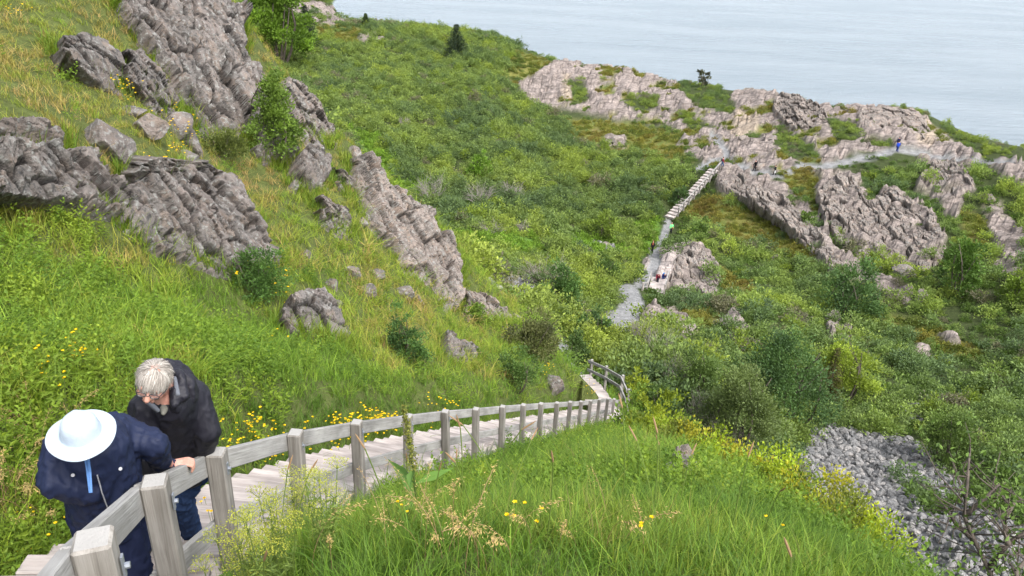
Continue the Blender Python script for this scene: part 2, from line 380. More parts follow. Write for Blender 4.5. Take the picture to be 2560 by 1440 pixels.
# ================================================================ crags standing out of the near slope (outline on the photo, range points of the face)
def crag_def(name, label, poly, rp, blk=(1.6, 0.7), ang=60, A=0.45, lift=0.3, step=2.4, sink=0.9, edge=15, tone=0, cat='rock outcrop', group=None, thick=2.0, tilt=0.045, down=34):
    rp = np.array(rp, float); M = np.stack([np.ones(len(rp)), rp[:, 0], rp[:, 1]], 1); w, *_ = np.linalg.lstsq(M, 1/rp[:, 2], rcond=None)
    rr = rp[:, 2]; return dict(name=name, label=label, poly=poly, w=w, blk=blk, ang=ang, A=A, lift=lift, step=step, sink=sink, edge=edge, tone=tone, cat=cat, group=group, thick=thick, tilt=tilt, down=down, rmin=rr.min()-3, rmax=rr.max()+4)
CRAGS = [
 crag_def('rock_crag', 'tall dark jointed cliff between grassy bank and leafy rowan sapling',
   [(285,0),(300,-60),(560,-60),(560,0),(600,22),(612,60),(608,130),(640,170),(672,215),(690,262),(655,300),(640,335),(622,352),(570,338),(530,347),(490,322),(470,250),(430,200),(380,130),(340,80)],
   [(300,0,29.6),(430,200,28.2),(610,60,33.5),(680,230,32.5),(640,330,29.3),(500,330,27.2)], (2.2, 0.8), 62, 0.62, 0.25, tone=0.0),
 crag_def('rock_crag', 'broad grey outcrop of rounded slabs above the two old hikers',
   [(-60,365),(60,372),(130,382),(175,388),(215,402),(255,450),(300,472),(330,452),(355,440),(420,422),(470,415),(520,442),(560,432),(590,470),(605,510),(640,545),(655,590),(690,620),(706,650),(690,680),(640,688),(560,675),(480,645),(430,628),(380,612),(330,582),(280,532),(230,522),(150,507),(60,492),(-60,482)],
   [(0,420,15.6),(150,450,16.3),(300,520,16.9),(460,570,18.4),(680,650,20.7),(560,450,20.0)], (1.15, 0.62), 48, 0.36, 0.2, tone=0.12),
 crag_def('rock_crag', 'pinkish rounded ledge at the photo edge topped with dry grass',
   [(-60,335),(50,308),(115,315),(160,352),(158,392),(60,378),(-60,372)], [(0,340,16.9),(120,330,17.6),(60,375,16.6)], (0.9, 0.6), 20, 0.25, 0.25, tone=0.5),
 crag_def('rock_slab', 'flat grey slab jutting from the upper left grass bank',
   [(125,105),(190,97),(248,110),(292,150),(322,192),(318,222),(262,205),(200,172),(142,138)], [(130,105,22.7),(245,110,23.4),(315,215,21.2)], (1.6, 1.0), 25, 0.3, 0.45, edge=12, tone=-0.1, cat='rock slab'),
 crag_def('rock_crag', 'stepped pale ledge descending beside the tall dark cliff',
   [(285,135),(345,128),(380,168),(412,212),(448,262),(440,288),(392,262),(352,228),(312,192)], [(290,140,23.8),(360,150,24.6),(440,275,23.6)], (0.9, 0.5), 55, 0.3, 0.35, edge=12, tone=0.1),
 crag_def('rock_crag', 'mottled cliff spur right of the sapling against the thicket',
   [(700,190),(742,200),(782,238),(818,290),(852,335),(846,356),(772,350),(742,305),(688,252)], [(700,200,35.6),(780,240,36.6),(848,345,35.8),(760,340,33.5)], (1.6, 0.8), 60, 0.6, 0.3, tone=0.25),
 crag_def('rock_crag', 'grey lichen spotted block at the foot of the rowan sapling',
   [(712,440),(730,398),(764,378),(796,412),(818,455),(792,486),(752,475)], [(720,440,29.8),(765,385,31.0),(810,460,30.4)], (1.4, 0.9), 55, 0.5, 0.35, edge=10, tone=-0.05),
 crag_def('rock_crag', 'long purple brown crag edge falling towards the trail',
   [(868,388),(908,384),(938,405),(948,450),(988,484),(1012,498),(1072,530),(1088,574),(1128,590),(1148,640),(1156,692),(1152,735),(1130,768),(1100,750),(1078,702),(1040,676),(1004,650),(980,604),(942,568),(905,526),(886,474),(870,432)],
   [(870,390,35.2),(940,420,35.8),(1075,545,36.2),(1152,700,35.4),(1090,720,33.6),(1000,590,33.3),(915,510,33.4)], (1.7, 0.75), 57, 0.6, 0.25, tone=0.45),
 crag_def('rock_slab', 'narrow tilted slab between the spotted block and the crag edge',
   [(818,418),(846,420),(896,462),(890,492),(856,474)], [(820,420,32.4),(890,465,33.2),(860,475,31.8)], (1.5, 0.6), 45, 0.3, 0.3, edge=9, tone=0.2, cat='rock slab'),
 crag_def('rock_crag', 'broken grey ledges among yellowish herbs below the spotted block',
   [(778,496),(800,488),(826,506),(866,528),(886,566),(870,588),(826,566),(800,534)], [(785,495,29.6),(870,530,30.8),(860,585,29.4)], (0.9, 0.5), 50, 0.45, 0.3, edge=9, tone=0.15),
 crag_def('rock_crag', 'wedge shaped grey rock standing in the meadow above the stairs',
   [(684,796),(700,770),(738,752),(794,744),(824,770),(856,812),(892,866),(842,856),(770,840),(708,818)], [(690,800,16.4),(740,755,18.0),(800,748,19.0),(885,862,18.6)], (1.3, 0.8), 52, 0.40, 0.45, edge=10, tone=-0.05, tilt=0.035, down=20),
 crag_def('rock_crag', 'low grey rock hump in the meadow beside the orange leaves',
   [(1092,838),(1112,832),(1142,862),(1188,876),(1200,902),(1186,914),(1158,904),(1108,890)], [(1095,840,26.2),(1190,880,26.6),(1150,900,25.2)], (0.9, 0.5), 40, 0.32, 0.4, down=18, edge=9, tone=0.0),
 crag_def('rock_crag', 'bare reddish rock bank at the foot of the long crag edge',
   [(1146,722),(1196,732),(1252,764),(1300,790),(1310,806),(1260,812),(1216,800),(1160,776)], [(1150,730,35.8),(1300,795,40.0),(1180,780,34.6)], (1.0, 0.5), 35, 0.35, 0.3, edge=9, tone=0.8),
 crag_def('rock_crag', 'broken ledge of small blocks under the perched angular boulder',
   [(296,430),(330,392),(372,384),(430,392),(496,396),(548,424),(560,446),(520,452),(462,428),(420,434),(350,452),(312,470)], [(300,440,17.4),(430,395,19.6),(550,440,20.6),(420,435,18.8)], (0.8, 0.5), 35, 0.28, 0.2, edge=9, tone=0.15),
 crag_def('rock_crag', 'dark rock step behind the foot of the rowan sapling',
   [(622,340),(660,306),(694,300),(724,344),(742,392),(700,412),(660,400)], [(630,340,29.6),(694,305,32.6),(735,390,31.2),(665,395,29.4)], (1.1, 0.6), 55, 0.4, 0.2, edge=9, tone=-0.1),
 # mid distance
 crag_def('rock_outcrop', 'ridge of pinkish rounded rock falling from the head of the distant steps',
   [(1784,440),(1806,436),(1850,448),(1900,466),(1950,492),(1990,524),(2030,562),(2070,602),(2092,650),(2140,690),(2150,712),(2110,706),(2070,680),(2040,642),(2000,606),(1964,572),(1920,540),(1872,510),(1826,486),(1796,464)],
   [(1790,445,128.5),(1900,480,124),(1990,545,117),(2070,625,110),(2140,700,103),(1830,485,124.5),(1960,570,114.5)], (3.4, 1.5), 48, 1.3, 0.6, step=1.5, sink=1.6, edge=9, tone=0.62, thick=4, tilt=0.012, down=12),
 crag_def('rock_outcrop', 'rounded pink rock bluff beside the lower stairs on the trail',
   [(1672,706),(1668,676),(1690,644),(1740,622),(1788,648),(1808,700),(1796,738),(1760,748),(1720,750),(1692,738),(1676,722)], [(1640,700,92.0),(1700,670,94.5),(1790,680,97.0),(1795,738,92.5),(1700,748,89.5)], (3.0, 1.2), 62, 1.1, 0.4, step=1.6, sink=2.0, edge=12, tone=0.62, thick=5, tilt=0.012, down=16),
 crag_def('rock_outcrop', 'large grey overhanging cliff face on the right headland slope',
   [(2034,480),(2076,444),(2140,448),(2172,512),(2204,482),(2262,490),(2330,540),(2376,600),(2352,650),(2290,676),(2200,668),(2136,640),(2086,598),(2052,548)], [(2040,490,120),(2160,490,120.5),(2330,545,117.5),(2365,620,109),(2280,670,105.5),(2140,640,107)], (3.2, 1.5), 50, 1.3, 0.5, step=1.5, sink=3.0, edge=12, tone=0.5, thick=8, tilt=0.012, down=16),
 crag_def('rock_outcrop', 'grey knoll of tumbled rock on the skyline left of the blue walker',
   [(1924,250),(1946,238),(1986,236),(2034,258),(2074,288),(2072,318),(2010,330),(1962,312),(1936,280)], [(1930,250,172),(2030,262,170),(2070,310,158),(1970,310,159)], (2.6, 1.4), 40, 1.3, 1.2, step=1.3, sink=2.5, edge=9, tone=0.45, thick=6, tilt=0.012, down=12),
 crag_def('rock_outcrop', 'smooth pinkish dome of rock behind the blue walker',
   [(2132,292),(2160,270),(2216,268),(2282,276),(2316,300),(2330,330),(2290,342),(2230,322),(2170,318)], [(2140,290,164),(2280,278,167),(2320,325,156),(2180,318,153)], (4.0, 2.0), 30, 0.7, 1.0, step=1.3, sink=2.5, edge=10, tone=0.75, thick=6, tilt=0.012, down=12),
 crag_def('rock_outcrop', 'rock shoulder under the gravel trail near the photo edge',
   [(2302,432),(2330,412),(2388,404),(2436,452),(2438,486),(2402,488),(2356,470)], [(2305,430,128),(2390,408,131),(2435,480,121),(2350,470,121)], (3.0, 1.3), 45, 1.0, 0.7, step=1.5, sink=2.0, edge=10, tone=0.6, thick=6, tilt=0.012, down=12),
 crag_def('rock_outcrop', 'pale tilted slab above the valley right of the gravel bend',
   [(1786,816),(1822,806),(1852,808),(1884,842),(1862,872),(1816,862),(1794,846)], [(1790,816,77),(1850,812,78),(1870,868,72.5),(1800,850,72.5)], (2.5, 1.0), 55, 0.9, 0.7, step=1.8, sink=1.4, edge=9, tone=0.55, thick=3, tilt=0.012, down=12),
 crag_def('rock_outcrop', 'small grey rock pair among shrubs in the middle of the valley slope',
   [(2052,802),(2086,780),(2104,800),(2138,846),(2116,862),(2076,852)], [(2055,805,87),(2090,785,88.5),(2130,850,82),(2080,850,82)], (2.0, 1.0), 55, 0.8, 0.7, step=1.8, sink=1.4, edge=9, tone=0.15, thick=3, tilt=0.012, down=12),
]
CRAG_HOLES = [(c['poly'], c['rmax']) for c in CRAGS]
# seat every face on the surveyed slope: refit its plane to the ground it stands on, the foot counting most
for c in CRAGS:
    p = np.array(c['poly'], float); x0, y0 = p.min(0); x1, y1 = p.max(0); gx, gy = np.meshgrid(np.linspace(x0, x1, 16), np.linspace(y0, y1, 16)); q = np.stack([gx.ravel(), gy.ravel()], 1); q = np.concatenate([p, q[in_poly(q[:, 0], q[:, 1], c['poly'])]])
    rr = 1/(c['w'][0]+c['w'][1]*q[:, 0]+c['w'][2]*q[:, 1]); rt = np.linalg.norm(hit(q[:, 0], q[:, 1], max(c['rmin']-4, 1)), axis=1)
    lim = 0.28 if c['rmax'] < 50 else 0.06; ok = np.isfinite(rt) & (np.abs(rt-rr) < lim*rr)
    if ok.sum() < 8: continue
    fr = (q[ok, 1]-y0)/(y1-y0); wt = 0.5+2.5*fr**2; M = np.stack([np.ones(ok.sum()), q[ok, 0], q[ok, 1]], 1)
    w, *_ = np.linalg.lstsq(M*wt[:, None], wt/rt[ok], rcond=None); rn = 1/(w[0]+w[1]*q[:, 0]+w[2]*q[:, 1])
    if rn.min() < 0.6*rr.min() or rn.max() > 1.5*rr.max(): continue
    c['w'] = w; c['rmin'] = min(c['rmin'], rn.min()-3); c['rmax'] = max(c['rmax'], min(rn.max()+4, 45.9 if c['rmax'] < 46 else 1e9))
CRAG_HOLES = [(c['poly'], c['rmax']) for c in CRAGS]
# ================================================================ stair lines (surveyed from the handrail posts)
POSTS = [(230,1345,3.0),(385,1200,4.3),(540,1128,5.7),(738,1080,7.3),(891,1054,9.2),(1020,1038,11.2),(1113,1027,13),(1190,1021,15),(1257,1015,17),(1309,1011,19),(1353,1008,21),(1393,1006,23),(1426,1004,25),(1453,1003,27),(1477,1001,29),(1499,998,31),(1520,996,33),(1536,997,35),(1550,1000,37)]
POST_TOP = np.array([at(*p) for p in POSTS])
POST_TOP = np.concatenate([POST_TOP[:1]+np.array([[0.42, -0.98, 0.60]]), POST_TOP])      # the next post uphill, below the frame
RAIL_H, ST_W = 1.05, 1.38
def along(line):
    s = np.concatenate([[0], np.cumsum(np.hypot(*np.diff(line[:, :2], axis=0).T))]); return s
_sl = along(POST_TOP)
def stair_pt(s):
    return np.array([np.interp(s, _sl, POST_TOP[:, k]) for k in range(3)])
def stair_dir(s):
    d = stair_pt(min(s+0.7, _sl[-1]))-stair_pt(max(s-0.7, 0)); return d/np.linalg.norm(d[:2])
# plan coordinates of any point relative to the fence: station and offset to the left of the way down
def stair_coords(X, Y):
    best = np.full(len(X), 1e9); ss = np.zeros(len(X)); off = np.zeros(len(X))
    for i in range(len(POST_TOP)-1):
        a, b = POST_TOP[i, :2], POST_TOP[i+1, :2]; L = np.linalg.norm(b-a); u = (b-a)/L; n = np.array([-u[1], u[0]])
        dx, dy = X-a[0], Y-a[1]; t = dx*u[0]+dy*u[1]; tc = np.clip(t, 0, L); d = np.hypot(dx-tc*u[0], dy-tc*u[1])
        m = d < best; best[m] = d[m]; ss[m] = _sl[i]+tc[m]; off[m] = np.where((dx*n[0]+dy*n[1]) >= 0, d, -d)[m]
    return ss, off
_mid = np.array([stair_pt(s)[:2]+0.75*np.array([-stair_dir(s)[1], stair_dir(s)[0]]) for s in np.linspace(0, _sl[-1], 30)])
LOW = [at(1528,1052,34.5), at(1500,1010,37), at(1478,972,40.2), at(1447,941,43.0)]      # centre line of the lower flight
STAIR_LINES = [([tuple(p) for p in _mid], 0.74), ([tuple(p[:2]) for p in LOW], 0.75)]
def carve_stairs(X, Y, Z):
    ss, off = stair_coords(X, Y); m = (np.abs(off) < 4) & (ss > 0.01) & (ss < _sl[-1]-0.01)
    tz = np.interp(ss, _sl, POST_TOP[:, 2])-RAIL_H-0.22
    w = np.where(off > 0, sstep(ST_W+1.5, ST_W+0.1, off), sstep(-0.75, -0.1, off))*m
    w = w*sstep(0, 0.6, ss)
    # left bank never falls below the treads near the top of the flight
    return Z*(1-w)+(tz-np.where(off < 0, 0.02, 0))*w
# ================================================================ land cover zones (drawn on the survey, stored on the ground in world space)
ROCKS = [
 [(1290,205),(1330,185),(1400,150),(1480,160),(1560,165),(1690,205),(1720,240),(1760,280),(1830,230),(1930,228),(2050,262),(2150,268),(2280,274),(2330,320),(2400,350),(2480,380),(2420,420),(2300,400),(2200,380),(2100,395),(2000,412),(1950,430),(1860,440),(1790,430),(1740,400),(1690,370),(1700,330),(1640,310),(1560,300),(1500,290),(1440,280),(1380,265),(1320,255)],
 [(1790,428),(1880,440),(1970,470),(2060,560),(2085,645),(2030,625),(1960,565),(1880,505),(1800,475)],
 [(2040,470),(2080,440),(2140,440),(2170,510),(2200,480),(2260,490),(2330,540),(2370,600),(2340,650),(2280,670),(2180,650),(2100,600),(2060,540)],
 [(2030,425),(2130,430),(2160,490),(2080,475)],
 [(2300,420),(2390,405),(2440,470),(2410,490),(2390,560),(2330,505),(2290,480)],
 [(2050,610),(2150,660),(2290,735),(2270,775),(2190,745),(2060,665)],
 [(1620,622),(1740,605),(1790,650),(1802,700),(1790,740),(1710,745),(1650,705),(1605,682)],
 [(1606,650),(1640,625),(1700,628),(1690,700),(1640,708),(1612,690)],
 [(1585,795),(1650,765),(1700,790),(1745,845),(1700,855),(1640,830)],
 [(1785,812),(1840,795),(1885,840),(1860,870),(1800,860)],
 [(2400,390),(2560,400),(2560,470),(2480,420)],
 [(2450,490),(2500,500),(2560,590),(2560,690),(2500,640),(2470,560)],
 [(2480,650),(2560,670),(2560,720),(2490,700)],
 [(2050,795),(2090,780),(2135,850),(2075,855)],
 [(2262,872),(2310,868),(2340,925),(2290,905)],
 [(690,0),(830,8),(885,58),(800,64),(740,40)],
 [(895,85),(950,80),(965,105),(910,110)],
 [(1510,340),(1560,340),(1565,370),(1515,370)],
 [(2340,840),(2380,845),(2400,880),(2350,875)],
]
GREEN = [  # vegetation islands inside the rock
 [(1700,213),(1780,213),(1842,262),(1825,292),(1745,270)],
 [(1415,195),(1460,205),(1475,250),(1425,265)],
 [(1560,250),(1640,240),(1650,275),(1590,285)],
 [(1945,315),(2010,345),(2050,395),(1990,405),(1935,360)],
 [(2060,300),(2130,310),(2160,350),(2090,355)],
 [(1850,330),(1900,335),(1905,350),(1855,350)],
 [(2170,345),(2230,350),(2230,372),(2180,365)],
 [(2365,332),(2440,350),(2530,395),(2460,400),(2390,365)],
 [(1690,280),(1740,300),(1790,320),(1730,330)],
 [(2130,390),(2290,380),(2310,440),(2230,470),(2150,430)],
 [(1980,245),(2030,262),(2000,268)],
]
HEATH = [
 [(1400,300),(1560,305),(1690,340),(1730,410),(1640,400),(1560,390),(1440,350)],
 [(1800,490),(1890,510),(1960,560),(2080,655),(2060,690),(1990,640),(1850,610),(1740,545),(1690,530),(1740,500)],
 [(1640,775),(1760,790),(1800,800),(1790,850),(1740,850),(1690,790)],
 [(1940,430),(2040,420),(2060,480),(2050,540),(1990,480)],
 [(1290,120),(1400,160),(1300,210),(1240,200)],
 [(1780,640),(1860,700),(1900,760),(1820,740)],
 [(2180,780),(2330,820),(2480,900),(2400,900),(2250,850)],
 [(2400,520),(2480,560),(2470,640),(2410,600)],
 [(720,20),(880,70),(1000,90),(900,130),(780,80)],
]
FERN = [
 [(1370,572),(1470,585),(1560,610),(1620,640),(1540,645),(1440,625)],
 [(1090,575),(1340,600),(1360,640),(1160,650)],
 [(870,325),(950,350),(1000,420),(970,460),(910,400)],
 [(950,440),(1080,450),(1060,500),(1000,500)],
 [(1590,560),(1640,540),(1640,620),(1600,640)],
]
SCREE = [
 [(2010,1095),(2085,1068),(2250,1105),(2330,1130),(2420,1270),(2580,1330),(2640,1500),(2250,1500),(2150,1400),(2040,1300),(1990,1180)],
 [(2238,1030),(2310,1018),(2305,1062),(2245,1062)],
 [(1165,690),(1330,700),(1370,760),(1270,745)],
 [(1490,600),(1540,610),(1540,630),(1500,620)],
]
SCREE_GRASS = [(2225,1215),(2290,1210),(2380,1290),(2330,1300)]
DIRT = [
 [(1835,275),(1900,295),(1890,335),(1850,360),(1820,330)],
 [(2280,300),(2345,325),(2330,375),(2290,370)],
 [(1405,185),(1425,185),(1420,255),(1405,260)],
]
PATHS = [  # (polyline, half width px)
 ([(1405,860),(1412,890),(1430,915),(1448,945)], 12),
 ([(1530,810),(1565,800),(1580,765),(1570,740)], 30),
 ([(1600,705),(1625,690),(1640,660),(1635,640)], 14),
 ([(1630,635),(1655,600),(1665,570),(1668,545)], 9),
 ([(1745,425),(1790,402),(1840,408),(1880,428),(1940,440),(1970,432),(2000,415),(2050,418),(2100,408),(2190,394),(2240,374)], 7),
 ([(2240,376),(2310,384),(2400,405),(2480,405),(2540,412)], 5),
 ([(1812,405),(1815,380),(1780,340)], 8),
]
def zones(X, Y, Zc, seed=0):
    P = np.stack([X, Y, Zc], -1); px, py, dep = proj(P); r = np.linalg.norm(P, axis=1)
    s = np.clip(r, 10, 200)[:, None]
    wx = fbm(P/(s*0.03), 3, 5)*16; wy = fbm(P/(s*0.03)+50, 3, 6)*10
    qx, qy = px+wx, py+wy
    far = (r > 44) | ((px > 1850) & (r > 20)) | ((px > 1400) & (py < 960) & (r > 40)); ok = dep > 0.1
    def band(polys, soft=5):
        d = np.full(len(px), -1e3)
        for p in polys: d = np.maximum(d, poly_sd(qx, qy, p))
        return sstep(-soft, soft, d)
    rock = band(ROCKS); green = band(GREEN); heath = band(HEATH, 12); fern = band(FERN, 10); dirt = band(DIRT, 8)
    scree = band(SCREE, 6); sg = band([SCREE_GRASS], 6)
    path = np.zeros(len(px))
    for pl, w in PATHS:
        d = seg_dist(px+wx*0.22, py+wy*0.22, pl); path = np.maximum(path, sstep(w+3, w-2, d))
    rock = rock*(1-green)
    # moss and low heath creeping over the rock
    m = fbm(P/np.array([5.0, 5.0, 4.0]), 4, 31)
    mott = sstep(0.13, 0.30, m)*sstep(185, 140, np.abs(px-1640)*0.5+np.abs(py-330)*0.0+0*px+100)
    mott = sstep(0.22, 0.34, m)*np.where((px > 1270) & (py < 420), 1.0, 0.35)
    heath = np.maximum(heath*(1-rock), rock*mott); rock = rock*(1-mott)
    z = dict(rock=rock*far, heath=heath*far, fern=fern*far, dirt=dirt*far, scree=scree*(1-sg)*far*(r > 26), path=path*(r > 41), far=far*1.0)
    z['path'] = z['path']*ok; z['rock'] = z['rock']*(1-z['path'])
    z['islet'] = green*far
    # open ground kept beside (and, seen from here, just below) the trails
    op = np.zeros(len(px))
    for pl, w in PATHS: op = np.maximum(op, sstep(w+16, w+6, np.minimum(seg_dist(px, py, pl), seg_dist(px, py-14, pl))))
    for qx_, qy_ in ((1677, 584), (1630, 631), (1643, 712), (1657, 712), (1640, 728)): op = np.maximum(op, (np.hypot((px-qx_)/32, (py-qy_-20)/34) < 1)*1.0)
    op = np.maximum(op, sstep(50, 36, seg_dist(px, py, [(1672, 566), (1795, 452)])))
    z['open'] = op*far
    z['r'] = r; z['px'] = px; z['py'] = py
    return z
fX, fY = gX.ravel(), gY.ravel(); _r0_ = np.hypot(fX, fY)
Zn = zones(fX, fY, gZ0.ravel())
# relief
Pn = np.stack([fX, fY, gZ0.ravel()], -1)
amp = np.clip(_r0_*0.012, 0.02, 0.6)
rel = fbm(np.stack([fX, fY, 0*fX], -1)/np.clip(_r0_*0.12, 0.8, 9)[:, None], 4, 3)*amp
rk = Zn['rock'] > 0.01
u = np.zeros(len(fX))
a_ = R(-38); ca, sa = math.cos(a_), math.sin(a_)
Q = np.stack([(fX*ca+fY*sa)/4.2, (-fX*sa+fY*ca)/1.7, 0*fX+Pn[:, 2]/2.5], -1)[rk]+fbm(Pn[rk]/3.0, 3, 9)[:, None]*0.5
f1, f2, cid, cen = worley(Q, 77)
hc = _hash(cid[:, 0], cid[:, 1], cid[:, 2], 5)
tilt = ((Q-cen)*np.stack([_hash(cid[:, 0], cid[:, 1], cid[:, 2], 6)-0.5, _hash(cid[:, 0], cid[:, 1], cid[:, 2], 7)-0.2, 0*hc], -1)).sum(-1)
u[rk] = (hc*0.9+tilt*1.3-0.35*sstep(0.16, 0.02, f2-f1)+fbm(Pn[rk]*0.9, 3, 12)*0.45+0.15)*Zn['rock'][rk]
big = sstep(0.5, 1.0, in_poly(Zn['px'], Zn['py'], [(2030,430),(2440,400),(2420,600),(2340,690),(2050,640)])*1.0)
u *= 1+0.5*big
rel = rel*(1-0.7*Zn['path'])*(1-0.5*Zn['rock'])+u
gZ = (gZ0.ravel()+rel).reshape(gZ.shape)
# hollow the slope a little where a crag stands in it
for c in CRAGS:
    if c['rmax'] > 46: continue
    sd = poly_sd(Zn['px'], Zn['py'], c['poly']); m = (sd > 6) & (Zn['r'] < c['rmax']) & (Zn['r'] > c['rmin'])
    gZ.reshape(-1)[m] -= 0.6*sstep(8, 30, sd[m])
gZ = carve_stairs(fX, fY, gZ.ravel()).reshape(gZ.shape)
ZG = {k: v.reshape(gZ.shape) for k, v in Zn.items()}

# ---------------------------------------------------------------- ground mesh
def terrain():
    V = np.stack([fX, fY, gZ.ravel()], -1)
    i = np.arange(NTH*NR).reshape(NTH, NR)
    F = np.stack([i[:-1, :-1], i[:-1, 1:], i[1:, 1:], i[1:, :-1]], -1).reshape(-1, 4)
    c = np.zeros((len(V), 3)); c[:] = (0.045, 0.060, 0.020)                      # earth and dead leaves under the scrub
    nr = 1-Zn['far']; c = c*(1-nr[:, None])+np.array((0.085, 0.105, 0.030))*nr[:, None]
    def lay(m, col):
        nonlocal c
        c = c*(1-m[:, None])+np.asarray(col)*m[:, None]
    n1 = fbm(V/2.5, 4, 41); n2 = fbm(V/0.9, 3, 43)
    lay(Zn['fern'], (0.10, 0.19, 0.03))
    lay(Zn['heath'], (0.150, 0.150, 0.040)); lay(Zn['heath']*sstep(0.1, 0.4, n1), (0.14, 0.125, 0.04)); lay(Zn['heath']*sstep(0.05, 0.35, n2), (0.10, 0.13, 0.03))
    lay(Zn['scree'], (0.13,0.13,0.132))
    rc = np.array((0.268, 0.228, 0.208))[None]*(1+0.22*n1[:, None])*np.where(n2[:, None] > 0.25, 0.8, 1)
    c = c*(1-Zn['rock'][:, None])+rc*Zn['rock'][:, None]
    lay(Zn['dirt'], (0.32, 0.265, 0.21)); lay(Zn['path'], (0.23, 0.232, 0.235))
    # bare pale treads of rock beside the lower flight
    pale = np.where(in_poly(Zn['px'], Zn['py'], [(1605,650),(1700,630),(1690,690),(1620,720)]) & (Zn['r'] > 60), 1.0, 0)*Zn['rock']; lay(pale, (0.36, 0.315, 0.295))
    g = NT('ground'); P = g.coord(); col = g.attr('tint')
    rk_ = g.attr('rockiness', out='Fac')
    v1 = g.noise(P, 1.7, 6, 0.62); v2 = g.noise(P, 9.0, 5, 0.6)
    m1 = g.ramp(v1, [(0.25, 0.62), (0.75, 1.30)]); m2 = g.ramp(v2, [(0.3, 0.75), (0.7, 1.22)])
    cc = g.mix(1.0, g.mix(1.0, col, m1, 'MULTIPLY'), m2, 'MULTIPLY')
    w = g.n('TexVoronoi', feature='DISTANCE_TO_EDGE'); g.set(w.inputs['Vector'], g.mapping(P, (0.45, 1.0, 0.7), (0.2, 0.1, 0.7))); w.inputs['Scale'].default_value = 0.8
    crack = g.ramp(w.outputs['Distance'], [(0.0, 0.58), (0.06, 1.0)])
    w2 = g.n('TexVoronoi', feature='DISTANCE_TO_EDGE'); g.set(w2.inputs['Vector'], g.mix(0.12, g.mapping(P, (0.22, 0.55, 0.9), (0.2, 0.1, 0.66)), g.n('TexNoise').outputs['Color'])); w2.inputs['Scale'].default_value = 0.75
    crack = g.mix(1.0, crack, g.ramp(w2.outputs['Distance'], [(0.0, 0.60), (0.10, 1.0)]), 'MULTIPLY')
    cc = g.mix(rk_, cc, g.mix(1.0, cc, crack, 'MULTIPLY'))
    hgt = g.math('ADD', g.math('MULTIPLY', v1, 0.6), g.math('MULTIPLY', v2, 0.25))
    mat = g.done(g.pbsdf(cc, 0.92, 0.15, g.bump(hgt, 0.7, 0.5)))
    o = mesh_np('ground', V, F, [mat], True, attrs={'tint': np.concatenate([c, np.ones((len(c), 1))], 1), 'rockiness': np.clip(Zn['rock'], 0, 1)})
    o.data.polygons.foreach_set('use_smooth', (Zn['rock'][F].mean(1) < 0.5)); tag(o, kind='structure'); return o
terrain()

# ---------------------------------------------------------------- sea
SEA_Z = -92.0
def sea():
    ax = np.concatenate([[-9000], np.linspace(-1200, 1600, 30), [9000]]); ay = np.concatenate([[-200], np.linspace(120, 3000, 40), [9000, 14000]])
    a, b = np.meshgrid(ax, ay, indexing='ij'); V = np.stack([a.ravel(), b.ravel(), np.full(a.size, SEA_Z)], -1)
    i = np.arange(a.size).reshape(a.shape); F = np.stack([i[:-1, :-1], i[1:, :-1], i[1:, 1:], i[:-1, 1:]], -1).reshape(-1, 4)
    g = NT('sea_water'); P = g.coord()
    w1 = g.noise(g.mapping(P, (0.05, 0.16, 1), (0, 0, R(12))), 1.0, 7, 0.66, 0.4)
    w2 = g.noise(g.mapping(P, (0.30, 0.75, 1), (0, 0, R(-8))), 1.0, 5, 0.62, 0.3)
    w3 = g.noise(g.mapping(P, (0.006, 0.016, 1), (0, 0, R(20))), 1.0, 4, 0.5)
    h = g.math('ADD', g.math('MULTIPLY', w1, 4.5), g.math('MULTIPLY', w2, 1.0))
    col = g.mix(g.ramp(w3, [(0.35, 0.0), (0.65, 1.0)]), (0.205, 0.255, 0.295), (0.25, 0.30, 0.34))
    sh = g.pbsdf(col, 0.22, 0.5, g.bump(h, 0.9, 1.0), IOR=1.33)
    o = mesh_np('sea', V, F, [g.done(sh)], True); tag(o, kind='structure')
sea()
# ================================================================ vegetation
# ---- visibility of ground cells from the viewpoint region, used only to spend plants where the slope can be seen
_el = np.arctan2(gZ, gRHO); _run = np.maximum.accumulate(_el, axis=1)
_run = np.concatenate([np.full((NTH, 1), -9.0), _run[:, :-1]], 1)
VISM = _el-_run                      # >0: seen; slightly negative: just behind a brow
_dA = gRHO**2*(gTH[1]-gTH[0])*(gLR[1]-gLR[0])
_spx, _spy, _sdep = proj(np.stack([gX, gY, gZ], -1).reshape(-1, 3))
SPX, SPY, SDEP = [a.reshape(gX.shape) for a in (_spx, _spy, _sdep)]
INFR = (SDEP > 0.2) & (SPX > -420) & (SPX < 2980) & (SPY > -300) & (SPY < 2300)
_gy, _gx = np.gradient(gZ0, axis=0), np.gradient(gZ0, axis=1)
def scatter(dens, rng, vis_margin=R(2.0), hidden=0.15):
    """dens: plants per m2 on every ground cell -> X, Y, Z"""
    lam = dens*_dA*INFR*np.where(VISM > -vis_margin, 1.0, hidden)
    n = rng.poisson(np.maximum(lam, 0)); ii, jj = np.nonzero(n); k = n[ii, jj]; ii = np.repeat(ii, k); jj = np.repeat(jj, k)
    th = gTH[ii]+(rng.random(len(ii))-0.5)*(gTH[1]-gTH[0]); lr = gLR[jj]+(rng.random(len(ii))-0.5)*(gLR[1]-gLR[0])
    X = np.exp(lr)*np.sin(th); Y = np.exp(lr)*np.cos(th)
    return X, Y, ground(X, Y)
